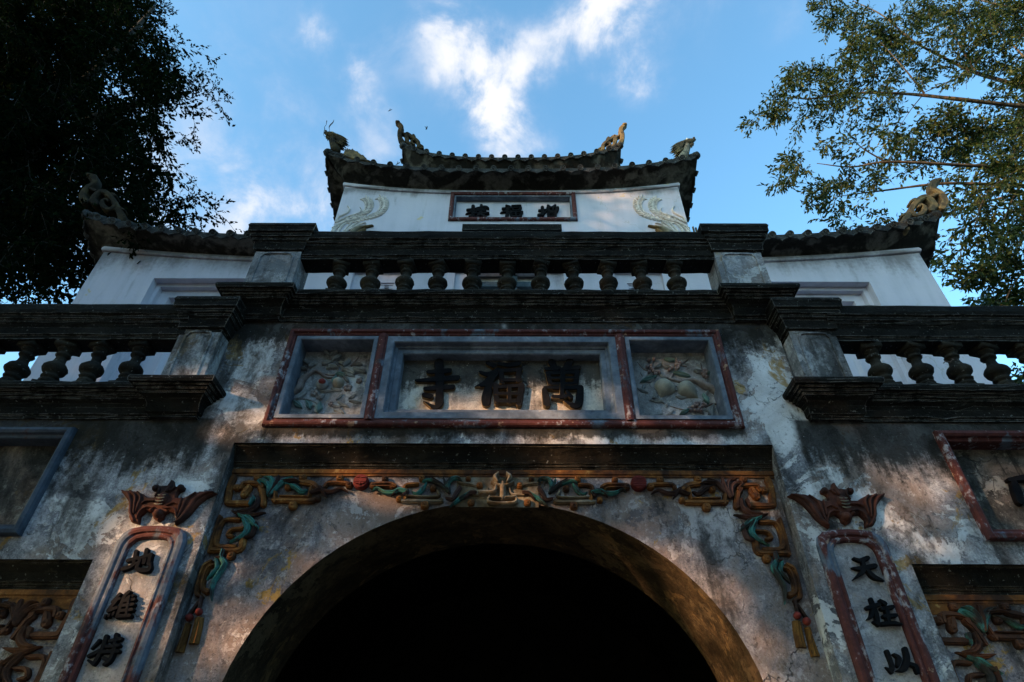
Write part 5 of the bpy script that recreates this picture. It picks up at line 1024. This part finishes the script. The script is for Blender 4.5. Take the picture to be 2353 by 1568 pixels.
# ---- loose sunlit tree on the right
T2=empty('leafy_tree',(0,0,0)); tag(T2,'loose green tree with warm bare branches reaching in from the right','tree')
def Z4(x,y): return ((x/1.7425+2900)/1.74076,(y/1.7425)/1.74076)
limb([(12.5,4,0),(12.3,3.9,4),(11.8,3.6,8),(11.4,3.3,11.5)],.36,.14,'trunk','bark_warm',T2,10)
LB=[([(2500,760),(2084,742),(1600,690),(1250,655),(900,650),(600,690),(470,680)],3.0,.062,.010),([(2500,760),(2084,612),(1850,540),(1700,490),(1500,390),(1300,280),(1100,110),(900,10)],3.3,.07,.012),([(2500,1260),(2084,1182),(1600,1150),(1130,1130),(880,1165),(640,1140)],2.8,.05,.008),([(2500,1300),(2084,1297),(1550,1280),(1100,1330),(780,1370)],3.1,.052,.008),
 ([(2500,120),(2084,62),(1900,30),(1600,-40)],3.2,.05,.015),([(1390,652),(1250,480),(1080,290)],3.0,.028,.006),([(1750,510),(1600,260),(1540,180)],3.2,.03,.006),([(1120,1130),(940,1020),(830,890)],2.8,.02,.004),([(2500,1250),(2084,1345),(1850,1400),(1540,1490),(1300,1560)],3.3,.04,.008),([(2084,400),(1980,280),(1930,180)],3.4,.03,.006),([(2100,1190),(1900,1290),(1800,1400),(1740,1580)],2.6,.028,.008),([(2150,1150),(2080,1250),(2000,1400),(1930,1568)],2.6,.026,.008),([(1720,500),(1560,570),(1400,640)],3.1,.02,.01),([(1390,650),(1300,760),(1220,880)],3.0,.014,.004),([(2500,1700),(2200,1800),(2000,2000),(1900,2300)],3.0,.03,.006),([(1600,690),(1500,900),(1490,980)],2.8,.012,.004),([(2350,1900),(2150,1850),(1950,1820)],2.9,.02,.005)]
jn=[]
for P,y,r0,r1 in LB:
    yy=[y+.25*math.sin(i*1.3+y*5) for i in range(len(P))]; W3=[sample_at(*Z4(*q),b_) for q,b_ in zip(P,yy)]; jn.append(W3); limb(W3,r0*.85,r1*.85,'limb','bark_warm',T2)
bz=[(470,640,120),(330,720,90),(250,800,70),(190,850,50),(580,560,110),(420,560,70),(700,500,90),(760,640,110),(620,760,100),(850,540,110),(900,700,90),(960,840,70),(860,880,50),(1010,920,50),(640,850,60),(500,860,50),(1150,640,70),(1080,760,70),(1250,800,60),(1300,880,40),
 (620,20,60),(760,80,90),(740,150,60),(860,180,110),(900,290,90),(1000,200,120),(980,380,100),(1080,480,110),(1150,280,110),(1280,160,120),(1250,380,100),(1400,80,130),(1450,260,110),(1400,470,90),(1600,120,140),(1650,340,110),(1800,80,130),(1850,280,120),(1950,180,120),(2050,80,140),(2000,420,110),(1800,440,80),(2080,520,110),(1600,560,70),(1900,640,80),(1250,560,70),
 (500,1090,80),(420,1140,90),(400,1210,60),(560,1180,60),(470,1240,40),(700,1060,70),(850,1020,60),(820,1210,80),(700,1280,80),(640,1350,90),(720,1420,80),(650,1480,40),(900,1280,70),(1000,1220,70),(1100,1190,60),(960,1370,50),(880,1540,40),(820,1590,40),
 (1160,900,60),(1200,980,90),(1150,1030,70),(1260,1060,70),(1420,920,90),(1480,860,90),(1560,820,100),(1450,1020,90),(1600,960,110),(1700,860,120),(1700,1040,110),(1850,900,130),(1850,1080,110),(2000,980,130),(2050,860,120),(1980,1120,100),(1750,1200,90),(1620,1230,50),(1900,1220,80),(2060,1250,90),(1300,1230,50),(1420,1240,40),
 (1640,1340,70),(1750,1330,80),(1650,1450,90),(1820,1420,100),(1950,1360,100),(2050,1480,110),(1750,1540,90),(1900,1560,110),(1080,1560,70),(1180,1600,60),(1000,1600,40),
 (1500,1720,60),(1560,1830,80),(1680,1700,90),(1650,1900,100),(1800,1750,100),(1780,1950,110),(1950,1700,110),(1950,1900,120),(1750,2100,100),(1900,2080,120),(2050,1800,120),(2060,2020,120),(1800,2200,90),(1950,2250,110),(2080,2200,100),(1900,2350,80),(2050,2420,90),(2000,2550,70),(2080,2600,70),(2200,600,150),(2250,1000,150),(2250,1500,150),(2250,2000,150),(2250,200,150)]
k4=1/1.7425/1.74076
foliage([(Z4(x,y)[0],Z4(x,y)[1],r*k4) for x,y,r in bz],3.0,.55,.102,46,'leaf_bright',T2,(-.6,-.1,-.1),.9,'bark_warm',.62,7,.30)
# ---- unseen trees: left ones keep low sun off the front, the rest added to dim its skylight
def shade_tree(x,y,h,cr,n,label,seed):
    e=empty('leafy_tree',(0,0,0)); tag(e,label,'tree','trees in front of the gate that shade it')
    limb([(x,y,0),(x+.2,y,h*.3),(x,y+.2,h*.6),(x,y,h*.95)],.4,.1,'trunk','bark_dark',e,9)
    C=[]
    for k in range(70):
        a=rng.normal(0,1,3); a/=np.linalg.norm(a); a*=rng.uniform(.15,1)**.5; c=np.array((x,y,h*.58))+a*np.array((cr,cr,h*.44)); C.append((c,rng.uniform(.7,1.5)))
    for c,_ in C[:14]: limb([(x,y,max(2,c[2]-2.5)),tuple((np.array((x,y,c[2]-1))+c)/2),tuple(c)],.09,.02,'limb','bark_dark',e,6)
    pts=[]
    for c,r in C:
        k=int(n/70); a=rng.normal(0,1,(k,3)); a/=np.linalg.norm(a,axis=1)[:,None]; a*=(rng.uniform(0,1,k)**.45)[:,None]; pts.append(c+a*r*np.array((1,1,.75)))
    Pn=np.concatenate(pts)
    sv=np.array(SUNV)                             # leaves cleared along sun rays, so sun patches land on chosen spots
    for gx,gy,gz,gr in SUN_GAPS:
        q=Pn-np.array((gx,gy,gz)); q=q-np.outer(q@sv,sv); dd_=np.linalg.norm(q,axis=1); keep=(dd_>gr)|(rng.uniform(0,1,len(Pn))<.22*(dd_/gr)**2); Pn=Pn[keep]
    leaves('crown',Pn,np.zeros_like(Pn)+np.array((.2,0,-.2)),.26 if x<-9 else .34,'leaf_dark',e,.5)
SUN_GAPS=[(.75,0,3.9,.42),(.2,0,3.88,.30),(.55,.1,4.1,.2),(1.38,.45,2.5,.44),(1.25,.4,2.8,.32),(1.45,.4,2.2,.32),(1.82,.05,3.35,.32),(1.82,.05,2.95,.22),(-2.15,0,3.1,.28),(-2.75,0,2.95,.25),(-1.85,0,3.98,.26),(-.9,0,2.9,.28),(-1.3,0,2.55,.2),(-1.05,.1,4.0,.22),(-2.2,-.02,2.75,.16),(-1.0,0,3.55,.22),(-2.9,0,3.4,.2),(0,0,3.45,.16),(.35,.13,4.15,.30),(-.35,.13,4.08,.22),(-1.45,0,3.88,.2),(2.3,0,3.2,.14)]
SHADE=[(-9.2,-8.6,15,3.2,20000),(-13.5,-8.2,15.5,3.8,24000),(-10.2,-13.0,15.5,3.6,22000),(-17.5,-5.5,17.5,4.2,32000),(-19.5,-9.5,18.5,4.2,32000),(-4.5,-13.5,10.5,3.6,12000),(2.2,-13.2,8.8,3.2,10000),(8.3,-12.5,9.5,3.4,10000),(13,-7.5,10,3.4,10000)]
NM=['tree out of frame just left of the photographer','tall tree out of frame to the left, nearest the gate front','tree out of frame behind the photographer on the left','tall tree far out of frame to the left of the courtyard','rearmost tree out of frame on the left','unseen tree added behind the camera, left of the axis, to cut skylight','unseen tree added straight behind the camera to cut skylight','unseen tree added behind the camera on the right to cut skylight','unseen tree added right of the courtyard to cut skylight']
for (x,y,h,c,n),l in zip(SHADE,NM): shade_tree(x,y,h,c,n,l,0)
